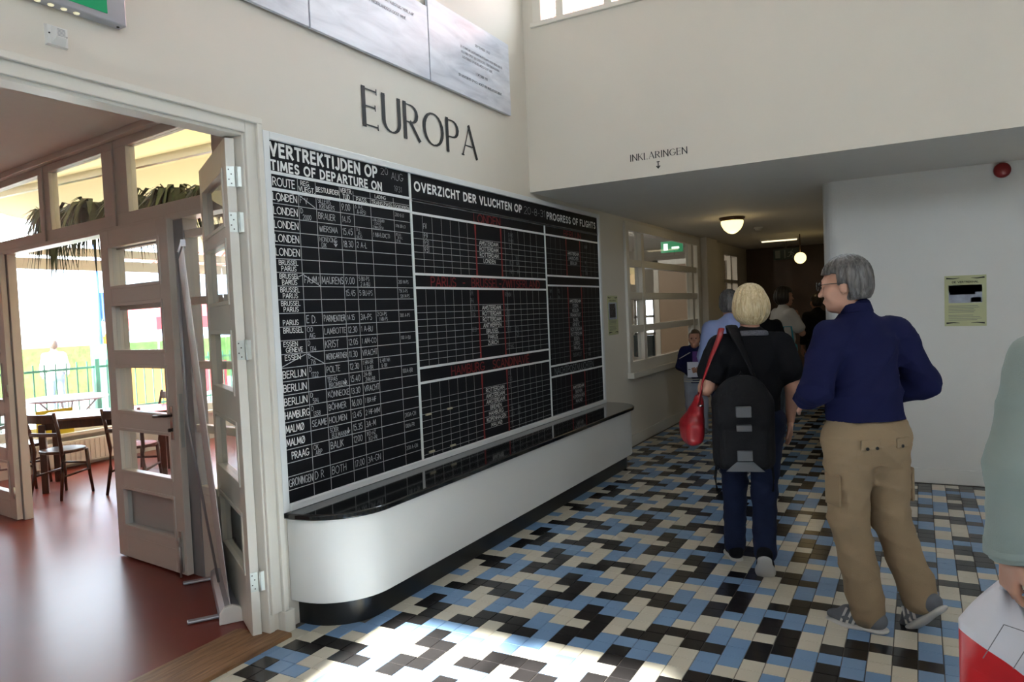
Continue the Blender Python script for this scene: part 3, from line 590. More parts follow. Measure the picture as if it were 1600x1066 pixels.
o = empty('globe_lamp', (1.35, 12.4, ZL)); tag(o, 'round glowing globe lamp hanging deep in the dark corridor', 'lamp')
gx, gy, gz = 0, 0, -.38
MB().lathe([(.09*math.sin(PI*k/12)+.001, -.38-.09*math.cos(PI*k/12)) for k in range(13)], (0, 0, 0), 20).build('globe', 'lamp_glass', o); MB().tube([(0, 0, 0), (0, 0, -.30)], .008).build('rod', 'brass_dark', o)
d = bpy.data.lights.new('lamp_bulb', 'POINT'); d.energy = 1.0; d.color = (1, .70, .34); d.shadow_soft_size = .1; l = bpy.data.objects.new('lamp_bulb', d); COL.objects.link(l); l.parent = o; l.location = (0, 0, -.55)
o = empty('smoke_detector', (1.03, 10.7, ZL)); tag(o, 'small white round smoke detector on the low ceiling behind the bowl lamp', 'detector')
MB().lathe([(.06, 0), (.062, -.015), (.05, -.025)], (0, 0, 0), 20).build('base', 'plastic_white', o); MB().lathe([(.04, -.025), (.042, -.045), (.02, -.055)], (0, 0, 0), 20).build('head', 'plastic_white', o)
o = empty('fluorescent_lamp', (.96, 12.9, ZL)); tag(o, 'short strip lamp on the low ceiling above the dark exit sign', 'lamp')
mat('tube_glow', (.9, .8, .6), .4, emit=(1, .85, .55), estr=1.2)
MB().box((-.30, -.05, -.03), (.30, .05, 0)).build('housing', 'plastic_white', o); MB().tube([(-.28, 0, -.04), (.28, 0, -.04)], .013).build('tube', 'tube_glow', o)
o = empty('exit_sign', (.75, 13.6, 2.36)); tag(o, 'unlit dark green running-man exit sign hanging in the corridor', 'sign')
mat('sign_dark', (.004, .02, .014), .4); mat('sign_dull', (.16, .18, .16), .5)
MB().box((0, 0, 0), (.42, .03, .19)).build('panel', 'sign_dark', o); MB().box((.20, .01, .19), (.22, .02, .33)).build('hanger', 'dark_metal', o)
t = MB(); t.box((.03, -.003, .03), (.11, 0, .16)); ribbon(t, [(.19, .03), (.19, .16)], [.02]*2, WY, .002)
for pts in ([(.30, .14), (.29, .09), (.33, .06), (.31, .03)], [(.29, .09), (.26, .05), (.23, .05)], [(.25, .12), (.30, .125), (.34, .09)], [(.315, .16), (.32, .165)]): ribbon(t, pts, [.016]*len(pts), WY, .002)
t.build('pictogram', 'sign_dull', o)
o = empty('alarm_bell', (3.59, 7.2, 2.615)); tag(o, 'round dark red alarm bell high on the white passage wall', 'bell'); mat('bell_red', (.22, .008, .008), .35)
RX = Matrix.Rotation(PI/2, 4, 'X')
MB().lathe([(.05, 0), (.062, .01), (.060, .035), (.045, .05), (.01, .055)], (0, 0, 0), 26, M=RX).build('gong', 'bell_red', o); MB().lathe([(.03, -.001), (.03, .012)], (0, 0, 0), 16, M=RX).build('mount', 'bell_red', o)
# ------------------------------------------------------------------ cafe front : glazed partition with transom lights
FA = -.1223
def leaf_door(nm, width, height, lites, m, parent_loc, rz, side=1, edge=None, kick=True):
    """panel door built from rails and stiles, local x = 0..width from the hinge, y = 0..thickness"""
    d = struct(empty(nm, parent_loc, rz)); T = .045; st = .125
    def b(x0, x1, z0, z1, n, mm=m, y0=0., y1=T, bv=.003): return MB().box((x0, y0, z0), (x1, y1, z1)).build(n, mm, d, bv)
    b(0, st, .01, height, 'stile'); b(width-st, width, .01, height, 'stile', edge or m)
    zs = [.01]+[z for l in lites for z in l]+[height]
    for z0, z1 in zip(zs[::2], zs[1::2]): b(st, width-st, z0, z1, 'rail')
    for z0, z1 in lites:
        b(st, width-st, z0, z1, 'pane', 'glass', T*.45, T*.55, 0)
        for yy in (-.007, T-.005):
            f = MB(); y0, y1 = yy, yy+.012
            f.box((st-.022, y0, z0-.022), (width-st+.022, y1, z0)); f.box((st-.022, y0, z1), (width-st+.022, y1, z1+.022)); f.box((st-.022, y0, z0), (st, y1, z1)); f.box((width-st, y0, z0), (width-st+.022, y1, z1))
            f.build('bead', m, d, .003)
    if kick: b(st, width-st, .16, .168, 'groove', m, -.004, 0)
    return d
L5 = [(.245, .50), (.64, .92), (1.065, 1.365), (1.49, 1.80), (1.94, 2.21)]
fc = struct(empty('window_3', (0, 2.93, 0), FA))
def fb(x0, x1, z0, z1, nm, m='door_paint', y0=0., y1=.07, bv=.004): return MB().box((x0, y0, z0), (x1, y1, z1)).build(nm, m, fc, bv)
fb(-6.7, -.10, 2.345, 2.445, 'transom_rail'); fb(-6.7, -.10, 2.90, 3.02, 'head_rail'); fb(-6.7, -.10, 2.955, 3.02, 'cornice', 'door_paint', -.05, 0); fb(-6.7, -.10, 2.325, 2.36, 'drip', 'door_paint', -.02, .09)
for x0, x1 in ((-.75, -.10), (-2.14, -1.79), (-3.22, -3.02), (-4.45, -4.25), (-5.6, -5.4), (-6.7, -6.5)): fb(x0, x1, 2.445, 2.90, 'mullion'); fb((x0+x1)/2-.012, (x0+x1)/2+.012, 2.36, 2.95, 'cover_strip', 'door_paint', -.014, 0)
for x0, x1 in ((-1.79, -.75), (-3.02, -2.14), (-4.25, -3.22), (-5.4, -4.45), (-6.5, -5.6)): fb(x0, x1, 2.445, 2.90, 'pane', 'glass_old', .03, .036, 0)
# glazed side panel right of the opening, posts
fb(-2.13, -2.03, 0, 2.345, 'post'); fb(-1.24, -1.12, 0, 2.345, 'post', 'grey_metal', .0, .10); fb(-.30, -.10, 0, 2.345, 'post')  # middle post grey: door-edge shade and bluish skylight put into its colour
fb(-2.03, -.32, 0, .55, 'lower_panel', 'door_paint', .01, .06)
for z in (.55, .95, 1.36, 1.77, 2.2): fb(-2.03, -.32, z, z+.05, 'glazing_bar', 'door_paint', .01, .06)
for z0, z1 in ((.60, .95), (1.0, 1.36), (1.41, 1.77), (1.82, 2.2)): fb(-2.03, -.32, z0, z1, 'pane', 'glass', .03, .036, 0)
fb(-4.06, -3.94, 0, 2.345, 'post'); fb(-6.7, -4.9, 0, .55, 'lower_panel'); fb(-4.98, -4.88, 0, 2.345, 'post'); fb(-6.7, -6.5, 0, 2.345, 'post')
for z0, z1 in ((.60, .95), (1.0, 1.36), (1.41, 1.77), (1.82, 2.2)): fb(-6.5, -4.98, z0, z1, 'pane', 'glass', .03, .036, 0)
def fpos(x, y): return (x*math.cos(FA)-y*math.sin(FA), 2.93+x*math.sin(FA)+y*math.cos(FA), 0)
d2 = leaf_door('door_2', .905, 2.335, L5, 'door_paint', fpos(-2.125, -.052), FA)
# lever handle, lock plate, foot bolt
h = MB().box((.815, -.008, .90), (.850, 0, 1.12)).build('lock_plate', 'chrome', d2, .002)
t = MB(); t.tube([(.832, -.008, 1.06), (.832, -.045, 1.06), (.80, -.055, 1.06), (.70, -.055, 1.052)], [.009, .009, .009, .010]); t.build('handle', 'dark_metal', d2)
MB().tube([(.832, -.008, .965), (.832, -.03, .965)], .012).build('thumb_turn', 'dark_metal', d2)
MB().box((.905, .01, .85), (.908, .035, 1.2)).build('lock_face', 'zinc', d2)
t = MB(); t.box((.845, -.012, .03), (.875, 0, .30)); t.tube([(.86, -.02, -.005), (.86, -.02, .26)], .007); t.box((.85, -.026, .20), (.87, -.008, .235)); t.build('foot_bolt', 'zinc', d2)
d3 = leaf_door('door_3', .90, 2.335, L5, 'door_paint', fpos(-4.86, -.052), FA)
for z in (.25, 1.15, 2.1): t = MB(); t.tube([(.90, -.008, z-.05), (.90, -.008, z+.05)], .009); t.box((.86, -.004, z-.05), (.90, 0, z+.05)); t.build('hinge', 'zinc', d3)
# near leaf hinged to the hall door casing
d1 = leaf_door('door_1', .90, 2.575, [(.33, .62), (.80, 1.10), (1.28, 1.58), (1.76, 2.06), (2.16, 2.42)], 'trim_paint', (-.035, 2.583, 0), math.radians(150))
mat('hinge_zinc', (.62, .66, .62), .35, metal=.55, var=.1, vscale=40)
for z in (.30, 1.50, 2.15, 2.38):
    t = MB(); t.box((-.003, .006, z-.05), (0, .044, z+.05)); t.tube([(-.007, -.002, z-.052), (-.007, -.002, z+.052)], .007); t.box((-.010, -.034, z-.05), (-.007, -.004, z+.05))
    hg = t.build('hinge', 'hinge_zinc', d1)
    for y, zz in ((.034, .035), (.022, .012), (.034, -.015), (.022, -.035)): MB().box((-.0045, y-.003, z+zz-.003), (-.0028, y+.003, z+zz+.003)).build('screw', 'dark_metal', hg)
MB().lathe([(.018, 0), (.022, .02), (.016, .035)], (0, 0, 0), 14, M=Matrix.Rotation(PI/2, 4, 'X')).build('knob', 'chrome', d1, loc=(.84, 0, .30))
# cafe shell
mb = MB(); mb.box((-9, -3.4, 3.0), (-.1, 2.9, 3.1)); mb.prism([(-9, 2.9), (-.1, 2.9), (-.1, 2.945), (-6.7, 3.76), (-9, 4.0)][::-1], 3.0, 3.1); struct(mb.build('ceiling_cafe', 'ceiling_paint'))
mb = MB(); grid_wall(mb, 'x', -9, -.2, -3.4, 4.2, -.1, 3.1, []); struct(mb.build('wall_cafe_side', 'wall_paint'))
mb = MB(); grid_wall(mb, 'y', -3.4, -.2, -9.2, -.2, -.1, 3.1, []); struct(mb.build('wall_cafe_back', 'wall_paint'))
portal((-6.0, 6.0, 1.45), (4.3, 1.9), (PI/2, 0, -PI/2))
# veranda: low wall, sill, posts, beam
ww = struct(empty('window_5', (-6.05, 3.8, 0)))
def vb(y0, y1, z0, z1, nm, m='trim_paint', x0=-.06, x1=.0, bv=.004): return MB().box((x0, y0-3.8, z0), (x1, y1-3.8, z1)).build(nm, m, ww, bv)
vb(3.8, 8.2, -.1, .38, 'low_wall', 'trim_paint', -.12, 0); vb(3.8, 8.2, .38, .42, 'sill', 'trim_paint', -.16, .10); vb(3.8, 8.2, .42, .52, 'bottom_rail'); vb(3.8, 8.2, 2.39, 2.52, 'beam'); vb(3.8, 8.2, 2.56, 2.66, 'beam', 'trim_paint', -.1, .04)
for y in (3.8, 5.75, 8.1): vb(y, y+.09, .42, 2.66, 'post')
for y0, y1 in ((3.89, 5.75), (5.84, 8.1)): vb(y0, y1, .52, 2.39, 'pane', 'glass', -.035, -.03, 0)
mb = MB(); mb.box((-6.1, 8.1, -.1), (-4.2, 8.2, 2.7)); mb.box((-.12, 3, -.1), (-.1, 8.0, 3.3)); struct(mb.build('wall_veranda', 'wall_paint'))
# canvas roof of the veranda
def canvas():
    m = bpy.data.materials.new('canvas'); m.use_nodes = True; nt = m.node_tree; nt.nodes.clear(); out = nt.nodes.new('ShaderNodeOutputMaterial'); mx = nt.nodes.new('ShaderNodeMixShader'); mx.inputs[0].default_value = .35
    a = nt.nodes.new('ShaderNodeBsdfDiffuse'); a.inputs[0].default_value = (.74, .70, .58, 1); b = nt.nodes.new('ShaderNodeBsdfTranslucent'); b.inputs[0].default_value = (.70, .63, .47, 1)
    nt.links.new(a.outputs[0], mx.inputs[1]); nt.links.new(b.outputs[0], mx.inputs[2]); nt.links.new(mx.outputs[0], out.inputs[0]); MATS['canvas'] = m
canvas()
cv = empty('canvas_awning', (-3.2, 5.5, 2.6)); tag(cv, 'cream canvas awning stretched over the veranda behind the transom windows', 'awning')
for k in range(4):
    y0 = 3.05+1.19*k; y1 = y0+1.18; vs = []; n = 8
    for i in range(n+1):
        for j in range(2):
            x = -6.4+6.15*j; y = y0+(y1-y0)*i/n; vs.append((x+3.2, y-5.5, 3.32-.11*(y-3)-.10*math.sin(PI*i/n)-2.6))
    for dz in (0,): pass
    me = MB(); me.add(vs, [(2*i, 2*i+1, 2*i+3, 2*i+2) for i in range(n)], True); o = me.build('cloth', 'canvas', cv); sd = o.modifiers.new('thick', 'SOLIDIFY'); sd.thickness = .004
    MB().bar((-3.2, y0-5.5, .68-.11*(y0-3)), (2.95, y0-5.5, .68-.11*(y0-3)), .05, .07).build('rafter', 'trim_paint', cv)

# hanging plants under the awning
mat('leaf_dark', (.028, .045, .018), .5, var=.5, vscale=20); mat('pot_green', (.03, .05, .03), .6)
def plant(x, y, zt, drop, label, n=150):
    p = empty('hanging_plant', (x, y, zt)); tag(p, label, 'plant', 'plants hanging under the awning'); f = MB(); rnd = random.Random(int(x*1000))
    for i in range(n):
        a = rnd.uniform(0, 2*PI); L = rnd.uniform(.22, .5); up_ = rnd.uniform(-.1, .10); r1 = L*.8; z1 = up_-drop*rnd.random()**1.5
        c, s = math.cos(a), math.sin(a); w = rnd.uniform(.012, .03)
        pts = [(0, 0, -.05*rnd.random()), (c*r1*.5, s*r1*.5, max(z1, 0)*.9+.08), (c*r1, s*r1, z1)]
        sx, sy = -s*w, c*w
        f.add([(pts[0][0]-sx*.5, pts[0][1]-sy*.5, pts[0][2]), (pts[0][0]+sx*.5, pts[0][1]+sy*.5, pts[0][2]), (pts[1][0]+sx, pts[1][1]+sy, pts[1][2]), (pts[1][0]-sx, pts[1][1]-sy, pts[1][2]), (pts[2][0], pts[2][1], pts[2][2])], [(0, 1, 2, 3), (3, 2, 4)])
    o = f.build('foliage', 'leaf_dark', p); o['kind'] = 'stuff'
    MB().lathe([(.07, -.16), (.10, -.12), (.12, 0), (.11, 0)], (0, 0, 0), 14).build('pot', 'pot_green', p)
for k, (X, off, zt, drop) in enumerate([(-1.75, 1.0, 2.72, .25), (-2.45, 1.1, 2.74, .3), (-3.2, 1.15, 2.82, .5), (-3.9, 1.1, 2.85, .6), (-4.55, 1.0, 2.85, .7), (-5.2, .9, 2.85, .7), (-.95, 1.5, 2.62, .2)]):
    q_ = fpos(X, off); plant(q_[0], q_[1], zt, drop, 'dark feathery fern under the awning behind the transom pane '+('next to the hall wall' if X > -2 else 'above the five-pane door' if X > -3 else 'above the open doorway'))

# ------------------------------------------------------------------ cafe table and chairs
def table(x, y, rz):
    t = empty('cafe_table', (x, y, 0), rz); tag(t, 'dark wooden cafe table by the low veranda window', 'table')
    mat('table_top', (.10, .045, .03), .12, var=.2); MB().box((-.62, -.40, .725), (.62, .40, .755)).build('tabletop', 'table_top', t, .008)
    MB().box((-.55, -.33, .64), (.55, .33, .725)).build('apron', 'chair_wood', t)
    for sx in (-1, 1):
        for sy in (-1, 1): MB().box((sx*.55-.03, sy*.33-.03, 0), (sx*.55+.03, sy*.33+.03, .70)).build('leg', 'chair_wood', t, .005)
table(-4.75, 4.72, .9)
def chair(loc, rz, label):
    c = empty('cafe_chair', loc, rz); tag(c, label, 'chair', 'dark cafe chairs around the table')
    n = 20; MB().prism([(.20*math.cos(2*PI*k/n)*(1+.06*abs(math.sin(2*PI*k/n))), .20*math.sin(2*PI*k/n)+.0) for k in range(n)], .44, .47).build('seat', 'chair_wood', c, .008)
    for s in (-1, 1):
        MB().tube([(s*.17, .17, 0), (s*.155, .15, .25), (s*.15, .14, .445)], [.014, .017, .019]).build('leg', 'chair_wood', c)
        MB().tube([(s*.19, -.23, 0), (s*.17, -.18, .25), (s*.165, -.17, .46), (s*.175, -.20, .66), (s*.185, -.25, .86)], [.014, .018, .019, .017, .015]).build('leg', 'chair_wood', c)
        MB().tube([(s*.16, .16, .24), (s*.172, -.18, .22)], .011).build('stretcher', 'chair_wood', c)
    MB().tube([(-.158, .15, .30), (.158, .15, .30)], .011).build('stretcher', 'chair_wood', c)
    for z, h, dy in ((.80, .085, -.235), (.64, .035, -.198)):
        m = MB(); vs = []; n = 8
        for i in range(n+1):
            x = -.18+.36*i/n; y = dy-.03*math.cos(PI*(i/n-.5))
            vs += [(x, y-.011, z-h/2), (x, y-.011, z+h/2), (x, y+.011, z+h/2), (x, y+.011, z-h/2)]
        m.add(vs, [(4*i+a, 4*i+(a+1) % 4, 4*i+4+(a+1) % 4, 4*i+4+a) for i in range(n) for a in range(4)]+[(3, 2, 1, 0), (4*n, 4*n+1, 4*n+2, 4*n+3)]); m.build('backrest', 'chair_wood', c)
for x, y, a, lb in ((-4.55, 4.12, .25, 'dark bentwood cafe chair at the table side with its back to the room'), (-4.02, 4.55, .5, 'dark bentwood cafe chair next to the open five-pane door'), (-5.42, 4.20, -.9, 'dark bentwood cafe chair in front of the yellow notice'), (-5.2, 5.5, 2.9, 'dark bentwood cafe chair on the window side of the table')): chair((x, y, 0), a, lb)
def chair_row(): pass
mat('notice_yellow', (.62, .50, .03), .5)
o = empty('notice_board', (-5.98, 4.63, .425)); tag(o, 'yellow notice sheet standing on the low window sill', 'sign'); MB().box((-.01, 0, 0), (.004, .42, .30)).build('sheet', 'notice_yellow', o)
t = MB()
for k in range(4): ribbon(t, [(.05, .24-.05*k), (.30-.05*(k % 2), .24-.05*k)], [.012]*2, WX, .006)
t.build('print', 'grey_ink', o)
r = empty('radiator', (-6.0, 4.56, .05)); tag(r, 'white panel radiator below the veranda window', 'radiator')
MB().box((.03, 0, 0), (.09, 1.3, .28)).build('panel', 'plastic_white', r, .006)
for k in range(21): MB().box((.088, .03+.06*k, .02), (.097, .06+.06*k, .26)).build('rib', 'plastic_white', r, .003)
for y in (.1, 1.2): MB().box((-.02, y, .08), (.03, y+.04, .2)).build('bracket', 'plastic_white', r)
MB().tube([(.06, .05, 0), (.06, .05, -.05)], .01).build('pipe', 'plastic_white', r)
# a second small table group deeper in the veranda, seen past the open door
table2 = None

# ------------------------------------------------------------------ roll-up banner leaning behind the door leaf
bn = empty('rollup_banner', (-.34, 2.645, 0), math.atan2(.57, -.82)); tag(bn, 'roll-up banner with silver cassette foot leaning beside the door leaf', 'banner')
mat('banner_print', (.62, .60, .60), .5, var=.25, vscale=4)
BL = .92; lean = Vector((-.21, -.14, 2.02))   # in banner axes: x along cassette, y = towards the room side
def bput2(o): return o
mb = MB(); prof = [(-.055, .0), (-.06, .03), (-.045, .075), (-.01, .09), (.03, .085), (.055, .05), (.06, 0)]
mb.add([(x, p, z) for x in (0.03, BL-.03) for p, z in prof], [(i, i+1, 8+i, 7+i) for i in range(6)]+[(6, 0, 7, 13)]); mb.build('cassette', 'alu', bn)
for x0 in (0, BL-.03):
    MB().add([(x, p*1.08, z*1.08) for x in (x0, x0+.03) for p, z in prof], [(i, i+1, 8+i, 7+i) for i in range(6)]+[(6, 0, 7, 13), tuple(range(6, -1, -1)), tuple(range(7, 14))]).build('end_cap', 'plastic_white', bn, .004)
wv = Matrix.Rotation(-bn.rotation_euler.z, 4, 'Z') @ Vector((.10, -.235, 1.97)); b0 = Vector((.03, 0, .085))
w1 = BL-.06
MB().add([b0, b0+Vector((w1, 0, 0)), b0+Vector((w1, 0, 0))+wv, b0+wv, b0+Vector((0, .003, 0)), b0+Vector((w1, .003, 0)), b0+Vector((w1, .003, 0))+wv, b0+Vector((0, .003, 0))+wv], [(0, 1, 2, 3), (7, 6, 5, 4), (0, 4, 5, 1), (1, 5, 6, 2), (2, 6, 7, 3), (3, 7, 4, 0)]).build('sheet', 'banner_print', bn)
MB().bar(b0+wv-Vector((.01, 0, 0)), b0+wv+Vector((w1+.01, 0, 0)), .022, .035).build('top_rail', 'alu', bn)
MB().tube([Vector((BL*.5, .03, .09)), Vector((BL*.5, .03, .09))+wv*.5+Vector((0, .05, 0)), Vector((BL*.5, .02, .08))+wv], .008).build('pole', 'grey_metal', bn)
for x in (.12, BL-.12): MB().box((x-.02, -.30, .004), (x+.02, .22, .018)).build('foot', 'alu', bn, .004)

# ------------------------------------------------------------------ outside
mat('fence_green', (.02, .10, .06), .5); mat('hedge', (.10, .22, .04), .8, var=.6, vscale=6, bump=1., bscale=8); mat('plane_white', (.75, .77, .80), .3); mat('hangar_wall', (.45, .55, .68), .6, var=.1, vscale=.3); mat('hangar_roof', (.40, .45, .52), .6); mat('tent_red', (.60, .05, .06), .6); mat('tent_white', (.8, .8, .8), .6); mat('orange_board', (.75, .30, .05), .6); mat('flag_blue', (.02, .09, .45), .6); mat('roof_tile', (.36, .13, .10), .7)
f = empty('garden_fence', (-9, 4, -.25)); tag(f, 'dark green metal bar fence outside the veranda windows', 'fence')
for k in range(56): y = .12*k*1.4; MB().box((-.008, y, .05), (.008, y+.016, 1.39)).build('bar', 'fence_green', f)
for z in (.53, 1.27): MB().box((-.015, 0, z), (.015, 10.9, z+.035)).build('rail', 'fence_green', f)
for y in (.05, 3.15, 6.2, 9.3): MB().box((-.035, y, 0), (.035, y+.07, 1.42)).build('post', 'fence_green', f)
hd = empty('hedge', (-20, 12, -.25)); tag(hd, 'bright green clipped hedge beyond the fence', 'hedge'); o = MB().box((-.6, -9, 0), (.6, 14, 1.45)).build('foliage', 'hedge', hd); o['kind'] = 'stuff'
ap = empty('aeroplane', (-30, 12.5, -.25)); tag(ap, 'white parked aeroplane with round fuselage beyond the hedge', 'aeroplane')
RXm = Matrix.Rotation(-PI/2, 4, 'X')
MB().lathe([(.02, -10), (.4, -9.6), (.9, -8.2), (1.15, -6), (1.15, 2), (.85, 4.6), (.3, 7.6), (.05, 8.2)], (0, 0, 0), 28, M=RXm).build('fuselage', 'plane_white', ap, loc=(0, 0, 2.3))
MB().box((-5.5, -2.2, 1.5), (5.5, .3, 1.72)).build('wing', 'plane_white', ap, .08); MB().prism([(5.6, 2.4), (7.9, 2.5), (8.1, 4.4), (7.2, 4.4)], -.06, .06, M=Matrix(((0, 0, 1, 0), (1, 0, 0, 0), (0, 1, 0, 0), (0, 0, 0, 1)))).build('tail_fin', 'plane_white', ap)
for x, y in ((-1.6, -1.2), (1.6, -1.2)): MB().lathe([(.45, -.12), (.5, -.1), (.5, .1), (.45, .12)], (0, 0, 0), 20, M=Matrix.Rotation(PI/2, 4, 'Y')).build('wheel', 'ink', ap, loc=(x, y, .5)); MB().tube([(x, y, .5), (x*.9, y, 1.6)], .06).build('strut', 'zinc', ap)
hg = empty('hangar', (-44, 25, -.25)); tag(hg, 'pale blue hangar with shallow gabled roof far behind the aeroplane', 'building')
MB().box((-6, -14, 0), (6, 14, 4.0)).build('wall', 'hangar_wall', hg); MB().prism([(-14.4, 4.0), (14.4, 4.0), (2, 6.0)], -6.3, 6.3, M=Matrix(((0, 0, 1, 0), (1, 0, 0, 0), (0, 1, 0, 0), (0, 0, 0, 1)))).build('roof', 'hangar_roof', hg)
for k in range(7): MB().box((6, -12+3.8*k, 1.8), (6.06, -10.2+3.8*k, 3.0)).build('window', 'photo_sky', hg)
tn = empty('market_tent', (-16, 13.7, -.25)); tn.scale = (.7, .6, .95); tag(tn, 'red and white market tent outside the veranda', 'tent')
for x in (-1.5, 1.5):
    for y in (-2, 2): MB().tube([(x, y, 0), (x, y, 2.3)], .03).build('pole', 'tent_white', tn)
MB().add([(-1.7, -2.2, 2.3), (1.7, -2.2, 2.3), (1.7, 2.2, 2.3), (-1.7, 2.2, 2.3), (0, 0, 3.3), (-1.7, -2.2, 1.95), (1.7, -2.2, 1.95), (1.7, 2.2, 1.95), (-1.7, 2.2, 1.95)], [(0, 1, 4), (1, 2, 4), (2, 3, 4), (3, 0, 4), (5, 6, 1, 0), (6, 7, 2, 1), (7, 8, 3, 2), (8, 5, 0, 3)]).build('canopy', 'tent_red', tn)
MB().box((-1.3, -1.8, 0), (1.3, 1.8, .9)).build('stall', 'tent_red', tn)
st = empty('display_stand', (-12.2, 9.35, -.25)); tag(st, 'orange and green display stand beside the fence outside', 'stand'); MB().box((-.4, 0, .3), (.4, 1.2, 1.35)).build('board', 'orange_board', st); MB().box((-.45, -.08, 0), (.45, .02, 1.6)).build('end_panel', 'fence_green', st); MB().box((-.4, 0, 0), (.4, 1.2, .3)).build('base', 'notice_yellow', st)
fl_ = empty('flag', (-13.2, 9.85, -.25)); tag(fl_, 'blue white and orange flag hanging limp on a pole outside', 'flag'); MB().tube([(0, 0, 0), (0, 0, 4.6)], .04).build('pole', 'flag_blue', fl_)
for k, (m, z0, z1) in enumerate((('flag_blue', 2.1, 2.75), ('tent_white', 1.75, 2.15), ('orange_board', 1.45, 1.8))):
    vs = []; 
    for i in range(7): vs += [(.06*math.sin(i*1.9+k), .03+.055*i, z0), (.06*math.sin(i*1.7+k+.4), .03+.05*i, z1)]
    MB().add(vs, [(2*i, 2*i+2, 2*i+3, 2*i+1) for i in range(6)]).build('cloth', m, fl_)
gt = empty('garden_table', (-7.6, 5.9, -.25)); tag(gt, 'pale round outdoor table with folding legs beyond the veranda window', 'table')
MB().lathe([(.5, .93), (.52, .95), (.5, .97)], (0, 0, 0), 28).build('tabletop', 'alu', gt)
for s in (-1, 1): MB().tube([(s*.35, -.3, 0), (-s*.3, .25, .93)], .015).build('leg', 'alu', gt); MB().tube([(s*.35, .3, 0), (-s*.3, -.25, .93)], .015).build('leg', 'alu', gt)
# neighbour house roof seen through the upper window
hs = empty('brick_house', (2.5, 12.5, 2.9)); tag(hs, 'red tiled roof of the next building seen through the upper window', 'building')
MB().add([(-16, -1.2, .2), (6, -1.2, .2), (6, 8.4, 10.2), (-16, 8.4, 10.2), (-16, -1.1, .1), (6, -1.1, .1), (6, 8.5, 10.1), (-16, 8.5, 10.1)], [(0, 1, 2, 3), (7, 6, 5, 4), (0, 4, 5, 1), (2, 6, 7, 3), (0, 3, 7, 4), (1, 5, 6, 2)]).build('roof', 'roof_tile', hs)
for k in range(32):
    y = -1.15+.3*k; z = .2+(y+1.2)/4.8*5.0; MB().bar((-16, y, z+.02), (6, y, z+.02), .05, .05).build('tile_course', 'roof_tile', hs)
for k in range(44): MB().bar((-15.9+.5*k, -1.2, .24), (-15.9+.5*k, 8.4, 10.24), .06, .05).build('tile_ridge', 'roof_tile', hs)
MB().tube([(-2.35, -2.2, .1), (-2.35, -2.2, 4.5)], .17, 16).build('column', 'trim_paint', hs)

# ------------------------------------------------------------------ office behind the passage window
mb = MB(); mb.box((-4.6, 7.9, 3.0), (-.1, 17.2, 3.1)); struct(mb.build('ceiling_office', 'wall_paint'))
mb = MB(); mb.box((-4.6, 7.9, -.1), (-.1, 17.2, 0)); struct(mb.build('floor_office', 'dark_wood'))
mb = MB(); grid_wall(mb, 'y', 17, .2, -4.6, -.2, -.1, 3, [(-3.1, -2.1, .95, 1.85)]); mb.box((-4.6, 8, -.1), (-4.4, 17, 3)); mb.box((-4.6, 7.9, -.1), (-.1, 8.02, 3.0)); mb.box((-.2, 15, -.1), (0, 17.2, 3)); struct(mb.build('wall_office', 'wall_paint'))
portal((-2.6, 16.95, 1.4), (1.0, .9), (-PI/2, 0, 0))
q = struct(empty('window_6', (-3.1, 17, .95)))
for x in (0, .47, .94): MB().box((x, .04, 0), (x+.06, .1, .9)).build('mullion', 'trim_paint', q)
for z in (0, .42, .84): MB().box((0, .04, z), (1.0, .1, z+.06)).build('glazing_bar', 'trim_paint', q)
# tan partition with pale panels in the office
mat('tan_paint', (.42, .31, .22), .5)
pt = struct(empty('wall_partition', (-1.55, 14.2, 0))); MB().box((0, 0, 0), (1.3, .08, 2.45)).build('panel', 'tan_paint', pt); MB().box((-.10, -.02, 0), (0, .1, 2.55)).build('post', 'trim_paint', pt); MB().box((-.1, -.02, 2.45), (1.35, .1, 2.55)).build('head', 'trim_paint', pt)
for z in (.3, 1.0, 1.65, 2.08): MB().box((.75, -.015, z), (1.2, 0, z+.3)).build('panel_field', 'trim_paint', pt, .004)
dk = empty('office_desk', (-.85, 10.4, 0)); tag(dk, 'dark office desk behind the passage window', 'desk'); MB().box((-.4, -1.2, .70), (.4, 1.0, .74)).build('desktop', 'dark_wood', dk)
for x in (-.38, .34):
    for y in (-1.18, .94): MB().box((x, y, 0), (x+.05, y+.05, .70)).build('leg', 'dark_metal', dk)
mo = empty('computer_monitor', (-.72, 10.75, .74), .9); tag(mo, 'dark flat computer monitor on the office desk turned to the side', 'monitor'); mat('screen_dark', (.03, .05, .06), .2)
MB().box((-.02, -.27, .12), (.02, .27, .46)).build('screen', 'screen_dark', mo, .006); MB().box((-.03, -.04, 0), (.0, .04, .2)).build('stand', 'dark_metal', mo); MB().box((-.1, -.12, 0), (.1, .12, .015)).build('foot', 'dark_metal', mo)
oc = empty('office_chair', (-1.7, 11.75, 0), .6); tag(oc, 'dark red padded office chair behind the passage window', 'chair'); mat('chair_red', (.20, .03, .025), .6)
MB().box((-.24, -.24, .45), (.24, .24, .52)).build('seat', 'chair_red', oc, .03); MB().box((-.26, -.22, .62), (-.2, .22, 1.08)).build('backrest', 'chair_red', oc, .03); MB().tube([(0, 0, .1), (0, 0, .46)], .03).build('column', 'dark_metal', oc); MB().tube([(-.22, 0, .48), (-.27, 0, .7)], .02).build('back_bar', 'dark_metal', oc)
for k in range(5): a = 2*PI*k/5; MB().tube([(0, 0, .12), (.28*math.cos(a), .28*math.sin(a), .04)], .018).build('leg', 'dark_metal', oc)
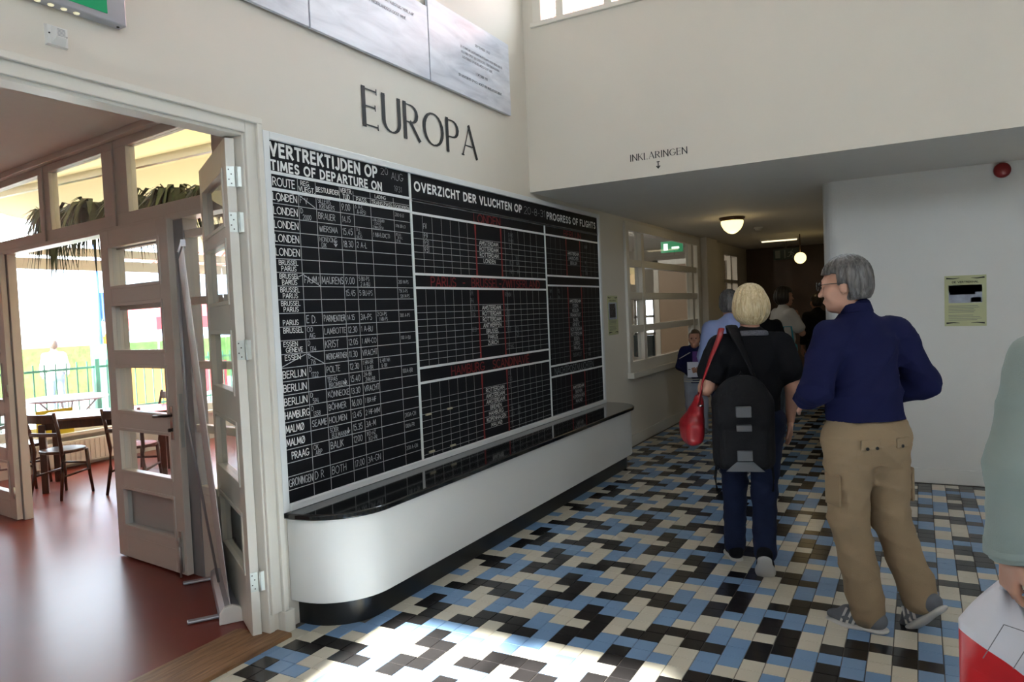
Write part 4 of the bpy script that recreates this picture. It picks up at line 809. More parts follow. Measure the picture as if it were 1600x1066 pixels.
es = empty('exit_sign', (-.9, 13.0, 2.60)); tag(es, 'lit green exit sign hanging inside the office', 'sign'); MB().box((-.2, -.02, 0), (.2, .02, .2)).build('panel', 'sign_green', es); t = MB(); t.box((-.15, -.022, .04), (-.07, -.02, .16)); t.box((.0, -.022, .06), (.14, -.02, .10)); t.build('pictogram', 'sign_white', es); MB().box((-.01, -.01, .2), (.01, .01, .4)).build('hanger', 'dark_metal', es)

ol = empty('added_office_lamp', (-1.9, 11.5, 2.9)); tag(ol, 'long fluorescent lamp added under the office ceiling to brighten the room', 'lamp')  # lamp added to brighten the office behind the window
mat('added_office_tube', (.9, .9, .9), .4, emit=(1, .93, .82), estr=12.)
MB().box((-.08, -.75, -.02), (.08, .75, .06)).build('housing', 'plastic_white', ol); MB().tube([(0, -.72, -.035), (0, .72, -.035)], .018).build('tube', 'added_office_tube', ol)
for y in (-.5, .5): MB().tube([(0, y, .06), (0, y, .1)], .006, 6).build('rod', 'dark_metal', ol)
for y in (-.5, .5):
    d = bpy.data.lights.new('lamp_bulb', 'POINT'); d.energy = 22; d.color = (1, .93, .82); d.shadow_soft_size = .15; l = bpy.data.objects.new('lamp_bulb', d); COL.objects.link(l); l.parent = ol; l.location = (0, y, -.25)  # unseen point lights added below the tube for more office light
# ------------------------------------------------------------------ figures: signed-distance modelling, meshed with surface nets
def V3(p): return np.array(p, dtype=np.float32)
class SDF:
    def __init__(s, lo, hi, h):
        s.lo = V3(lo); s.h = h; s.n = np.ceil((V3(hi)-s.lo)/h).astype(int)+1
        s.ax = [s.lo[k]+h*np.arange(s.n[k], dtype=np.float32) for k in range(3)]; s.D = np.full(s.n, 9., np.float32)
    def blk(s, lo, hi):
        sl = []
        for k in range(3):
            a = int(max(0, math.floor((lo[k]-s.lo[k])/s.h))); b = int(min(s.n[k], math.ceil((hi[k]-s.lo[k])/s.h)+1)); sl.append(slice(a, max(a, b)))
        g = np.meshgrid(*[s.ax[k][sl[k]] for k in range(3)], indexing='ij'); return tuple(sl), np.stack(g, -1)
    def put(s, fn, lo, hi, k=.02, sub=False):
        m = k+2*s.h+.01; sl, P = s.blk([v-m for v in lo], [v+m for v in hi])
        if P.size == 0: return s
        d = fn(P).astype(np.float32); a = s.D[sl]
        if sub: s.D[sl] = np.maximum(a, -d)
        elif k > 0:
            hh = np.clip(.5+.5*(a-d)/k, 0, 1); s.D[sl] = a*(1-hh)+d*hh-k*hh*(1-hh)
        else: s.D[sl] = np.minimum(a, d)
        return s
    def cap(s, a, b, ra, rb=None, k=.02, flat=None, sub=False):
        a, b = V3(a), V3(b); rb = ra if rb is None else rb; ba = b-a; L2 = float(ba@ba)+1e-9; R = max(ra, rb)
        ex = 1.
        if flat is not None: fn_ax = V3(flat[0]); fn_ax = fn_ax/np.linalg.norm(fn_ax); ex = max(1, flat[1])
        def f(P):
            p = P-a; t = np.clip((p@ba)/L2, 0, 1); q = p-t[..., None]*ba
            if flat is not None: q = q+fn_ax*((q@fn_ax)*(1/flat[1]-1))[..., None]
            return (np.linalg.norm(q, axis=-1)-(ra+(rb-ra)*t))*(min(1, flat[1]) if flat is not None else 1)
        return s.put(f, np.minimum(a, b)-R*ex, np.maximum(a, b)+R*ex, k, sub)
    def ell(s, c, r, R=None, k=.02, sub=False):
        c, r = V3(c), V3(r); M = np.eye(3, dtype=np.float32) if R is None else np.array(R, dtype=np.float32); m = float(r.max())
        def f(P):
            q = (P-c)@M; l = np.linalg.norm(q/r, axis=-1); g = np.linalg.norm(q/(r*r), axis=-1)+1e-6; return l*(l-1)/g
        return s.put(f, c-m, c+m, k, sub)
    def box(s, c, hs, rd=.01, R=None, k=.01, sub=False):
        c, hs = V3(c), V3(hs); M = np.eye(3, dtype=np.float32) if R is None else np.array(R, dtype=np.float32); m = float(np.linalg.norm(hs))
        def f(P):
            q = np.abs((P-c)@M)-(hs-rd); return np.linalg.norm(np.maximum(q, 0), axis=-1)+np.minimum(q.max(-1), 0)-rd
        return s.put(f, c-m, c+m, k, sub)
    def grid(s): return np.stack(np.meshgrid(*s.ax, indexing='ij'), -1)
    def cut(s, fn): s.D = np.maximum(s.D, fn(s.grid())); return s
    def wob(s, fn): s.D = s.D+fn(s.grid()); return s
    def data(s):
        D, h = s.D, s.h; nx, ny, nz = D.shape; ins = D < 0
        c = [(i, j, k) for i in (0, 1) for j in (0, 1) for k in (0, 1)]
        cnt = sum(ins[i:nx-1+i, j:ny-1+j, k:nz-1+k].astype(np.int8) for i, j, k in c)
        act = np.argwhere((cnt > 0) & (cnt < 8)); idx = np.full((nx-1, ny-1, nz-1), -1, np.int32); idx[tuple(act.T)] = np.arange(len(act))
        pos = np.zeros((len(act), 3)); num = np.zeros(len(act))
        for a in c:
            for ax in range(3):
                if a[ax] == 0:
                    b = list(a); b[ax] = 1; A = D[tuple((act+a).T)]; B = D[tuple((act+b).T)]; m = (A < 0) != (B < 0)
                    t = np.where(m, A/np.where(m, A-B, 1), 0); p = np.array(a, float)[None]+np.eye(3)[ax][None]*t[:, None]; pos += p*m[:, None]; num += m
        V = (act+pos/num[:, None])*h+s.lo; F = []
        for ax in range(3):
            u, v = [(1, 2), (2, 0), (0, 1)][ax]; sl0 = [slice(None)]*3; sl1 = [slice(None)]*3; sl0[ax] = slice(0, -1); sl1[ax] = slice(1, None)
            a, b = ins[tuple(sl0)], ins[tuple(sl1)]; e = np.argwhere(a != b); e = e[(e[:, u] > 0) & (e[:, v] > 0) & (e[:, u] < D.shape[u]-1) & (e[:, v] < D.shape[v]-1)]
            q = []
            for du, dv in ((-1, -1), (0, -1), (0, 0), (-1, 0)): w_ = e.copy(); w_[:, u] += du; w_[:, v] += dv; q.append(idx[tuple(w_.T)])
            q = np.stack(q, 1); fl = ~a[tuple(e.T)]; q[fl] = q[fl][:, ::-1]; F.append(q)
        return V, np.concatenate(F)
def sd_mesh(name, parts, m, parent):
    """join meshed fields (and extra hand meshes) into one smooth object"""
    vs, fs, n = [], [], 0
    for sd in parts: v, f = sd.data() if isinstance(sd, SDF) else sd; vs.append(v); fs.append(f+n); n += len(v)
    v = np.concatenate(vs); f = np.concatenate(fs); me = bpy.data.meshes.new(name); me.from_pydata(v.tolist(), [], f.tolist()); me.materials.append(MATS[m]); me.polygons.foreach_set('use_smooth', [True]*len(me.polygons)); me.update()
    return link(name, me, parent)
def rotm(yaw=0., pitch=0., roll=0.): return np.array((Matrix.Rotation(yaw, 3, 'Z') @ Matrix.Rotation(pitch, 3, 'X') @ Matrix.Rotation(roll, 3, 'Y')), dtype=np.float32)
def lerp(a, b, t): return V3(a)+(V3(b)-V3(a))*t
def folds(amp, f=1., seed=0., zc=None):
    def fn(P):                                               # soft creases, sharper on their crests
        x, y, z = P[..., 0], P[..., 1], P[..., 2]
        w1 = 6*x+5*y+13*f*z+1.6*np.sin(5*z+seed)+1.3*np.sin(8*x+3*seed+4*y); w2 = 12*x-9*f*z+1.8*np.sin(4*z+2*seed)+7*y+seed; w3 = 9*x+11*y-17*f*z+2*np.sin(6*x+seed)
        r = .6*(1-np.abs(np.sin(w1)))**2.5+.55*(1-np.abs(np.sin(w2)))**3+.45*(1-np.abs(np.sin(w3)))**3
        return (-amp*1.5*(r-.45)).astype(np.float32)
    return fn
def joints(H=1.75, **ov):
    k = H/1.75
    J = dict(pelvis=(0, 0, .96), waist=(0, 0, 1.10), chest=(0, 0, 1.30), neck=(0, -.01, 1.47), head=(0, .02, 1.625), shL=(-.185, -.01, 1.42), shR=(.185, -.01, 1.42), elL=(-.235, -.03, 1.13), elR=(.235, -.03, 1.13), wrL=(-.24, .04, .88), wrR=(.24, .04, .88),
             hipL=(-.09, 0, .93), hipR=(.09, 0, .93), knL=(-.10, .02, .50), knR=(.10, .02, .50), anL=(-.10, -.02, .09), anR=(.10, -.02, .09), toL=(-.12, .15, .03), toR=(.12, .15, .03))
    J = {a: tuple(c*k for c in b) for a, b in J.items()}; J.update(ov); return J, k      # overrides are in metres
def head_sdf(S, c, R, k, fat=1.):
    def L(p): return V3(c)+R@(V3(p)*k)
    def Ls(r): return V3(r)*k
    S.ell(L((0, -.012, .035)), Ls((.076*fat, .096, .092)), R, k=.01); S.ell(L((0, .022, -.045)), Ls((.060*fat, .068, .082)), R, k=.03); S.ell(L((0, .062, -.098)), Ls((.028, .026, .022)), R, k=.03)
    S.cap(L((0, .086, .005)), L((0, .108, -.036)), .008*k, .013*k, k=.012); S.ell(L((0, .092, -.070)), Ls((.024, .010, .010)), R, k=.010); S.cap(L((-.04, .082, .028)), L((.04, .082, .028)), .011*k, k=.02)
    for sx in (-1, 1): S.ell(L((sx*.033, .089, .008)), Ls((.014, .008, .008)), R, k=.006, sub=False); S.ell(L((sx*.078*fat, -.008, -.012)), Ls((.011, .021, .032)), R, k=.008); S.ell(L((sx*.042, .06, -.03)), Ls((.028, .03, .03)), R, k=.025)
def hand_mesh(w, d, n, k, side, curl=.5, h=.0045, thumb=.8):
    """palm, four fingers and a thumb; w wrist, d finger direction, n palm normal"""
    d = V3(d)/np.linalg.norm(d); n = V3(n); n = n-d*(n@d); n = n/np.linalg.norm(n); s_ = np.cross(d, n)*side
    w = V3(w); S = SDF(w-.15*k, w+.23*k, h)
    def P(a, b, c): return w+(d*a+s_*b+n*c)*k
    S.cap(P(-.05, 0, 0), P(.0, 0, 0), .027*k, .025*k, flat=(n, .8)); R = np.stack([d, s_, n], 1); S.box(P(.045, 0, 0), (.045*k, .040*k, .014*k), .012*k, R, k=.02)
    for i, (b, L) in enumerate(((.030, .072), (.010, .080), (-.010, .074), (-.029, .058))):
        p0 = P(.082, b, 0); ang = curl*.5; dr = d; q = p0
        for seg, fr in enumerate((.45, .32, .25)):
            a = curl*(.35+.45*seg); dr = d*math.cos(a)+n*math.sin(a); q2 = q+dr*L*fr*k; S.cap(q, q2, (.0090-.0008*seg)*k, (.0084-.0008*seg)*k, k=.004); q = q2
    a0 = P(.02, .030, .006); a1 = a0+(d*.030+s_*.034+n*.012)*k*1.0; a2 = a1+(d*.034+s_*.010*thumb+n*.012)*k; S.cap(a0, a1, .014*k, .011*k, k=.012); S.cap(a1, a2, .0105*k, .009*k, k=.004)
    return S
def bounds(J, m=.2): a = np.array(list(J.values())); return a.min(0)-m, a.max(0)+m
def body(J, k, Rh, h, parent, skin, fat=1., hands=(None, None), hk=1.):
    lo, hi = bounds(J, .17*k); lo[2] = 0.; S = SDF(lo, hi, h); c = J['head']
    head_sdf(S, c, Rh, k*hk); S.cap(lerp(J['neck'], c, -.15), lerp(J['neck'], c, .55), .056*k*fat, .050*k, k=.03)
    S.cap(J['pelvis'], J['waist'], .125*k*fat, .115*k*fat, k=.04, flat=((0, 1, 0), .78)); S.cap(J['waist'], J['chest'], .115*k*fat, .14*k*fat, k=.05, flat=((0, 1, 0), .75)); S.cap(lerp(J['neck'], J['chest'], .3), V3(J['shL'])-V3((0, 0, .02*k)), .06*k, .048*k*fat, k=.05); S.cap(lerp(J['neck'], J['chest'], .3), V3(J['shR'])-V3((0, 0, .02*k)), .06*k, .048*k*fat, k=.05)
    for s_ in 'LR':
        S.cap(J['sh'+s_], J['el'+s_], .050*k*fat, .040*k*fat, k=.03); S.cap(J['el'+s_], J['wr'+s_], .040*k*fat, .026*k, k=.015); S.cap(J['hip'+s_], J['kn'+s_], .082*k*fat, .055*k, k=.04); S.cap(J['kn'+s_], J['an'+s_], .053*k, .034*k, k=.02)
    parts = [S]
    for s_, hd, sd in (('L', hands[0], 1), ('R', hands[1], -1)):
        if hd: parts.append(hand_mesh(J['wr'+s_], hd[0], hd[1], k*hk, hd[3] if len(hd) > 3 else sd, hd[2], max(.0045, h*.5)))
    return sd_mesh('body', parts, skin, parent)
def top(J, k, h, parent, m, name='shirt', sleeve=1., hem=.93, loose=.02, fat=1., amp=.005, collar=.0, belly=0., seed=1., flare=0.):
    lo, hi = bounds({a: J[a] for a in ('pelvis', 'neck', 'shL', 'shR', 'elL', 'elR', 'wrL', 'wrR')}, .19*k); S = SDF(lo, hi, h); l = loose*k
    S.cap(V3(J['pelvis'])-V3((0, 0, .10*k)), J['waist'], (.135*k*fat+l)*(1+flare), .122*k*fat+l, k=.05, flat=((0, 1, 0), .80)); S.cap(J['waist'], J['chest'], .122*k*fat+l, .148*k*fat+l*.7, k=.06, flat=((0, 1, 0), .76))
    if belly: S.ell(lerp(J['waist'], J['pelvis'], .4)+V3((0, .06*k, 0)), V3((.14, .10, .14))*k*belly, k=.06)
    sl_ = V3((0, 0, -.022*k))
    for s_, g_ in (('L', 1), ('R', -1)): S.cap(lerp(J['neck'], J['chest'], .22), V3(J['sh'+s_])+V3((g_*.025, 0, 0))+sl_, .064*k, .052*k*fat+l*.4, k=.05)
    S.cap(J['chest'], lerp(J['neck'], J['chest'], .15), .11*k, .066*k, k=.06)
    for s_ in 'LR':
        e, w_, sh = J['el'+s_], J['wr'+s_], J['sh'+s_]
        sh = V3(sh)+sl_
        if sleeve >= 1: S.cap(sh, e, .050*k*fat+l*.8, .048*k*fat+l*.8, k=.04); S.cap(e, lerp(e, w_, min(1, sleeve-1)), .048*k*fat+l*.8, .038*k+l*.6, k=.02)
        else: S.cap(sh, lerp(sh, e, sleeve), .052*k*fat+l*.8, .054*k*fat+l*1.1, k=.04)
    if collar: S.cap(V3(J['neck'])-V3((0, .0, .02)), V3(J['neck'])+V3((0, -.005, collar)), .066*k, .062*k, k=.01)
    S.wob(folds(amp, 1., seed)); S.cut(lambda P: hem*k-P[..., 2])
    return sd_mesh(name, [S], m, parent)
def trousers(J, k, h, parent, m, name='trousers', waist=1.06, loose=.02, fat=1., amp=.006, hemz=.05, seed=2., short=None):
    lo, hi = bounds({a: J[a] for a in ('pelvis', 'hipL', 'hipR', 'knL', 'knR', 'anL', 'anR')}, .2*k); S = SDF(lo, hi, h); l = loose*k
    S.cap(V3(J['pelvis'])+V3((0, 0, .12*k)), J['pelvis'], .114*k*fat+.004, .135*k*fat+l*.5, k=.05, flat=((0, 1, 0), .82)); S.ell(V3(J['pelvis'])+V3((0, -.045*k, -.06*k)), V3((.15*fat, .10, .11))*k, k=.05)
    for s_ in 'LR':
        hp, kn, an = J['hip'+s_], J['kn'+s_], J['an'+s_]; S.cap(hp, kn, .088*k*fat+l, .062*k+l, k=.05); S.cap(kn, lerp(kn, an, 1. if short is None else short), .062*k+l, .052*k+l*1.1, k=.03)
    fo = folds(amp, 1.4, seed); S.wob(fo); S.cut(lambda P: P[..., 2]-waist*k)
    return sd_mesh(name, [S], m, parent)
def shoe(J, k, s_, parent, m, sole, h=.006, size=1., lift=0.):
    an, to = V3(J['an'+s_]), V3(J['to'+s_]); d = to-an; d[2] = 0; d /= np.linalg.norm(d); pit = lift; dz = V3((0, 0, 1)); f = d*math.cos(pit)-dz*math.sin(pit); u = d*math.sin(pit)+dz*math.cos(pit)
    base = an-u*.06*k; S = SDF(an-.30*k, an+.32*k, h)
    def P(a, z): return base+f*a*k*size+u*z*k
    sd_ = np.cross(f, u)
    S.cap(P(-.045, .02), P(.10, .012), .040*k, .044*k, k=.02, flat=(u, .9)); S.cap(P(.08, .01), P(.165, .004), .043*k, .034*k, k=.03, flat=(u, .62)); S.cap(P(-.03, .02), P(-.02, .075), .040*k, .043*k, k=.03); S.cap(P(.0, .05), P(.09, .025), .035*k, .034*k, k=.03)
    S.cut(lambda Q: -((Q-base)@u)-.030*k)
    o = sd_mesh('shoe', [S], m, parent)
    S = SDF(an-.30*k, an+.32*k, h); S.cap(P(-.048, -.022), P(.10, -.022), .043*k, .048*k, k=.02, flat=(u, .35)); S.cap(P(.08, -.022), P(.172, -.022), .046*k, .035*k, k=.02, flat=(u, .35)); sd_mesh('sole', [S], sole, o)
    return o, base, f, u, sd_
def hair_cap(c, Rh, k, parent, m, h=.006, vol=.012, back=-.06, style='short', seed=0., front=.055):
    c = V3(c); S = SDF(c-.2*k, c+.2*k, h)
    def L(p): return c+Rh@(V3(p)*k)
    S.ell(L((0, -.016, .040)), V3((.078+vol, .098+vol, .092+vol))*k, Rh, k=.01)
    if style == 'bob': S.ell(L((0, -.035, -.015)), V3((.098+vol*.6, .092+vol, .105))*k, Rh, k=.03); S.ell(L((0, -.075, .01)), V3((.085, .055, .085))*k, Rh, k=.03)
    elif style == 'long': S.ell(L((0, -.05, -.06)), V3((.095, .075, .15))*k, Rh, k=.04)
    else: S.ell(L((0, -.045, -.02)), V3((.076+vol, .070+vol*.7, .075))*k, Rh, k=.03)
    Ri = Rh.T
    def fn(P):
        q = (P-c)@Rh/k; x, y, z = q[..., 0], q[..., 1], q[..., 2]
        th = np.arctan2(x, -y-.01); r = np.sqrt(x*x+(y+.01)**2+.15*np.maximum(z-.02, 0)**2)*10          # locks fall from the crown
        return ((.0032*np.sin(17*th+9*z*np.sin(3*th+seed)+2*seed)+.0020*np.sin(41*th+25*z+4*np.sin(5*th)))*np.clip(r, 0, 1)).astype(np.float32)*k
    S.wob(fn)
    def face(P):
        q = (P-c)@Rh/k; x, y, z = q[..., 0], q[..., 1], q[..., 2]
        lim = np.where(z > front, .5, np.where(style == 'bob', .035, .018)+0*z)       # open the face below the fringe
        low = back if style != 'bob' else -.115
        if style == 'long': low = -.22
        ear = np.where((np.abs(x) > .055) & (y > -.03) & (z < .0) & (style == 'short'), 1., 0.)
        return np.maximum(np.maximum((y-lim)*k, (low-z+np.maximum(0, y+.02)*.6*(style != 'bob'))*k), (ear-.5)*.02).astype(np.float32)
    S.cut(face); return sd_mesh('hair', [S], m, parent)
def eyes(c, Rh, k, parent):
    for sx in (-1, 1):
        p = V3(c)+Rh@(V3((sx*.033, .091, .008))*k); mb = MB(); r = .0085*k
        mb.lathe([(r*math.sin(PI*i/6)+1e-4, -r*math.cos(PI*i/6)) for i in range(7)], p, 10).build('eye', 'eye_dark', parent)
def person(label, loc, heading, hz=0.):
    p = empty('person', (loc[0], loc[1], hz), heading); tag(p, label, 'person'); return p
mat('skin', (.50, .27, .19), .5, var=.08, vscale=12, sub=.1); mat('skin_tan', (.42, .21, .14), .5, var=.08, vscale=12); mat('eye_dark', (.02, .015, .012), .2)
def hair_mat(name, c1, c2):
    m = wood_mat(name, c1, c2, (26, 26, 4), .42, .25); return m
hair_mat('hair_blonde', (.40, .29, .14), (.70, .59, .38)); hair_mat('hair_grey', (.035, .032, .030), (.15, .14, .135)); hair_mat('hair_brown', (.02, .012, .008), (.07, .045, .03)); hair_mat('hair_dark', (.008, .006, .005), (.03, .02, .015))
mat('navy_cloth', (.010, .012, .050), .85, var=.15, vscale=6, bump=.15, bscale=300, spec=.12); mat('khaki', (.29, .21, .13), .8, var=.12, vscale=10, bump=.2, bscale=250, spec=.2); mat('black_cloth', (.006, .006, .008), .85, var=.2, bump=.1, bscale=300, spec=.2); mat('denim', (.010, .016, .045), .8, var=.35, vscale=9, bump=.2, bscale=350, spec=.2)
mat('denim_light', (.10, .14, .20), .8, var=.3, vscale=9); mat('shirt_blue', (.26, .32, .56), .75, var=.06); mat('white_cloth', (.52, .51, .50), .8, var=.08); mat('sage', (.26, .315, .295), .75, var=.08, vscale=6, bump=.15, bscale=250); mat('suede_grey', (.13, .14, .16), .85, var=.15, vscale=20); mat('rubber_white', (.55, .54, .52), .6); mat('red_leather', (.30, .012, .018), .35, var=.12, vscale=8, bump=.15, bscale=80); mat('pack_black', (.010, .010, .012), .8, spec=.2, var=.2, bump=.2, bscale=200); mat('pack_grey', (.10, .105, .115), .6); mat('belt_black', (.01, .01, .01), .5); mat('jeans_grey', (.30, .33, .40), .8, var=.15, vscale=10); mat('purple', (.09, .03, .20), .7); mat('paper_white', (.62, .65, .75), .6)
# ------------------------------------------------------------------ man in the navy shirt
def band(mb, pts, w, t=.003):
    mb.tube(pts, w, 6, True, t/w)
M = person('grey-haired man in navy shirt and khaki cargo trousers walking past the white wall', (2.733, 3.963), math.radians(38))
J, k = joints(1.84, pelvis=(0, 0, .985), waist=(0, .005, 1.11), chest=(-.012, 0, 1.34), neck=(-.03, .005, 1.545), head=(-.075, .03, 1.695), shL=(-.195, -.02, 1.475), shR=(.195, .02, 1.475), elL=(-.285, -.05, 1.20), wrL=(-.20, .19, 1.12), elR=(.345, .03, 1.19), wrR=(.20, .23, 1.10),
    hipL=(-.10, 0, .95), hipR=(.10, 0, .95), knL=(-.095, .01, .53), knR=(.135, .02, .53), anL=(-.045, -.045, .095), toL=(-.14, .12, .03), anR=(.20, -.10, .15), toR=(.14, .10, .03))
Rh = rotm(math.radians(48), -.08)
body(J, k, Rh, .010, M, 'skin', hands=(((.4, .9, -.1), (.6, -.3, -.6), .9), ((-.4, .9, -.1), (-.6, -.3, -.6), .9)))
hair_cap(J['head'], Rh, k, M, 'hair_grey', .006, .012, -.075, 'short', 1.)
top(J, k, .010, M, 'navy_cloth', 'shirt', sleeve=1.93, hem=.982, loose=.034, amp=.011, collar=.035, belly=1., seed=1.3, flare=.26)
S = SDF((-.2, -.16, 1.45), (.14, .18, 1.66), .006); S.cap((-.028, 0, 1.525), (-.036, .008, 1.60), .082, .070); S.cut(lambda P: np.abs(P[..., 2]-1.572+.25*P[..., 1])-.022); sd_mesh('collar', [S], 'navy_cloth', M)
tr = trousers(J, k, .010, M, 'khaki', waist=1.005, loose=.026, amp=.008, seed=2.2, fat=1.03)
for nm, c, hs, rz in (('pocket', (-.075, -.148, .93), (.052, .004, .028), -.1), ('pocket', (.10, -.138, .93), (.045, .006, .026), .25), ('pocket', (-.196, -.02, .70), (.006, .055, .08), .1), ('pocket', (.216, .0, .70), (.008, .06, .085), -.1)):
    S = SDF(V3(c)-.13, V3(c)+.13, .006); S.box(c, hs, .005, rotm(rz)); sd_mesh(nm, [S], 'khaki', tr)
for x, y, z in ((-.10, -.156, .915), (-.05, -.156, .915), (.09, -.146, .915)): MB().lathe([(.008, 0), (.008, .004)], (x, y, z), 10, M=Matrix.Rotation(PI/2, 4, 'X')).build('button', 'belt_black', tr)
S = SDF((-.25, -.25, .97), (.25, .25, 1.06), .007); S.cap((0, 0, .99), (0, 0, 1.035), .133*k, .130*k, flat=((0, 1, 0), .83)); S.cut(lambda P: np.abs(P[..., 2]-1.012)-.018); sd_mesh('belt', [S], 'belt_black', M)
for s_, lf in (('L', .05), ('R', .75)):
    o, b0, f_, u_, sd_ = shoe(J, k, s_, M, 'suede_grey', 'rubber_white', lift=lf)
    for q_ in range(3):
        for sg in (-1, 1):
            t = MB(); a = b0+(f_*(.020+.028*q_)+u_*.064)*k+sd_*sg*.043*k; b = b0+(f_*(.052+.028*q_)-u_*.008)*k+sd_*sg*.0505*k
            t.bar(a, b, .008, .011, up=tuple(f_)); t.build('stripe', 'rubber_white', o)
eyes(J['head'], Rh, k, M)
gl = empty('glasses', (0, 0, 0), 0, M); c = V3(J['head'])
def HL(p): return tuple(c+Rh@(V3(p)*k))
mat('lens', (.5, .55, .55), .05, alpha=.35)
for sx in (-1, 1):
    t = MB(); t.tube([HL((sx*.033+.023*math.cos(a), .112, .006+.019*math.sin(a))) for a in [2*PI*q_/16 for q_ in range(17)]], .0022, 6); t.build('rim', 'dark_metal', gl)
    MB().tube([HL((sx*.056, .110, .012)), HL((sx*.082, .06, .012)), HL((sx*.084, -.01, .008))], .002, 6).build('temple', 'dark_metal', gl)
MB().tube([HL((-.011, .113, .01)), HL((.011, .113, .01))], .002, 6).build('bridge', 'dark_metal', gl)

# ------------------------------------------------------------------ woman with backpack and red bag
WL, WH = (2.049, 4.606), math.radians(15)
W = person('blonde woman in black short-sleeved top and dark jeans walking away with a backpack', WL, WH)
J, k = joints(1.70, pelvis=(.0, 0, .93), waist=(.005, 0, 1.06), chest=(.015, 0, 1.25), neck=(.02, 0, 1.455), head=(.02, .015, 1.60), shL=(-.165, -.03, 1.385), shR=(.20, .03, 1.385), elL=(-.255, -.11, 1.12), wrL=(-.17, .11, 1.13), elR=(.26, .02, 1.10), wrR=(.245, .08, .88),
    hipL=(-.10, 0, .90), hipR=(.10, 0, .90), knL=(-.095, .09, .48), knR=(.07, -.05, .48), anL=(-.105, .12, .085), toL=(-.13, .30, .03), anR=(.05, -.21, .15), toR=(.07, -.03, .03))
Rh = rotm(.28, -.05)
body(J, k, Rh, .010, W, 'skin', fat=1.18, hands=(((.3, .9, .2), (.7, -.3, -.5), 1.0), ((0, .25, -1), (-1, 0, 0), .5)))
hair_cap(J['head'], Rh, k, W, 'hair_blonde', .006, .022, -.10, 'bob', 2.)
top(J, k, .010, W, 'black_cloth', 'top', sleeve=.58, hem=.86, loose=.028, fat=1.15, amp=.005, belly=1., seed=3., flare=.12)
mat('dot_trim', (.10, .10, .12), .8, var=.9, vscale=120)
S = SDF((-.25, -.2, 1.36), (.25, .2, 1.56), .007); S.cap((.02, -.01, 1.38), (.02, -.01, 1.50), .125, .085, flat=((0, 1, 0), .85)); S.cut(lambda P: np.abs(P[..., 2]-1.437+.1*(P[..., 1]))-.017); sd_mesh('collar_trim', [S], 'dot_trim', W)
trousers(J, k, .010, W, 'denim', 'jeans', waist=1.0, loose=.016, fat=1.17, amp=.006, seed=4.)
for s_, lf in (('L', .0), ('R', .85)): shoe(J, k, s_, W, 'black_cloth', 'rubber_white', size=.92, lift=lf)
B = empty('backpack', (*WL, 0), WH); tag(B, 'black sling backpack with grey reflective patches on the blonde woman\'s back', 'backpack')
S = SDF((-.32, -.48, .58), (.2, -.08, 1.28), .008); S.box((-.055, -.265, .88), (.175, .085, .22), .06, rotm(.0, .06), k=.0); S.ell((-.055, -.26, 1.08), (.15, .085, .13), k=.05); S.box((-.055, -.345, .80), (.14, .04, .13), .04, k=.03); S.wob(folds(.003, .7, 5.)); sd_mesh('pack', [S], 'pack_black', B)
for z0, z1, w_ in ((.98, 1.04, .042), (.90, .935, .042), (.73, .79, .042)):
    MB().box((-.055-w_, -.40, z0), (-.055+w_, -.335 if z0 > .85 else -.375, z1)).build('patch', 'pack_grey', B, .004)
MB().prism([(-.10, .725), (-.01, .725), (.05, .67), (-.16, .67)], .385, .392, M=Matrix(((1, 0, 0, 0), (0, 0, -1, 0), (0, 1, 0, 0), (0, 0, 0, 1)))).build('patch', 'pack_grey', B)
t = MB(); t.tube([(.05, -.19, 1.12), (.0, -.175, 1.25), (-.05, -.15, 1.38), (-.085, -.09, 1.472), (-.09, -.0, 1.49), (-.08, .1, 1.42), (0, .17, 1.25)], .036, 8, True, .22); t.build('strap', 'pack_black', B)
MB().tube([(-.03, -.2, 1.17), (-.055, -.235, 1.225), (-.08, -.2, 1.17)], .009, 6).build('carry_loop', 'pack_black', B)
for sx in (-.2, .1): MB().tube([(sx, -.22, .72), (sx*1.1, -.24, .6), (sx*1.05, -.23, .52)], .008, 6).build('strap_end', 'pack_black', B)
RB = empty('handbag', (*WL, 0), WH); tag(RB, 'red leather shoulder bag hanging under the blonde woman\'s left arm', 'handbag')
S = SDF((-.55, -.40, .70), (-.1, .15, 1.2), .008); S.cap((-.345, -.10, .88), (-.30, -.12, 1.04), .105, .05, k=.0, flat=((1, .3, 0), .62)); S.box((-.345, -.11, .86), (.05, .14, .07), .04, rotm(.15), k=.06); S.wob(folds(.004, .6, 7.)); sd_mesh('pouch', [S], 'red_leather', RB)
t = MB(); t.tube([(-.30, -.17, 1.02), (-.275, -.185, 1.16), (-.225, -.175, 1.30), (-.165, -.125, 1.43), (-.15, -.03, 1.475), (-.17, .07, 1.42), (-.27, .03, 1.15), (-.30, -.05, 1.04)], .019, 8, True, .35); t.build('strap', 'red_leather', RB)
for p in ((-.29, -.165, 1.02), (-.30, -.05, 1.035)): MB().lathe([(.014, -.006), (.016, 0), (.014, .006)], p, 12).build('ring', 'chrome', RB)

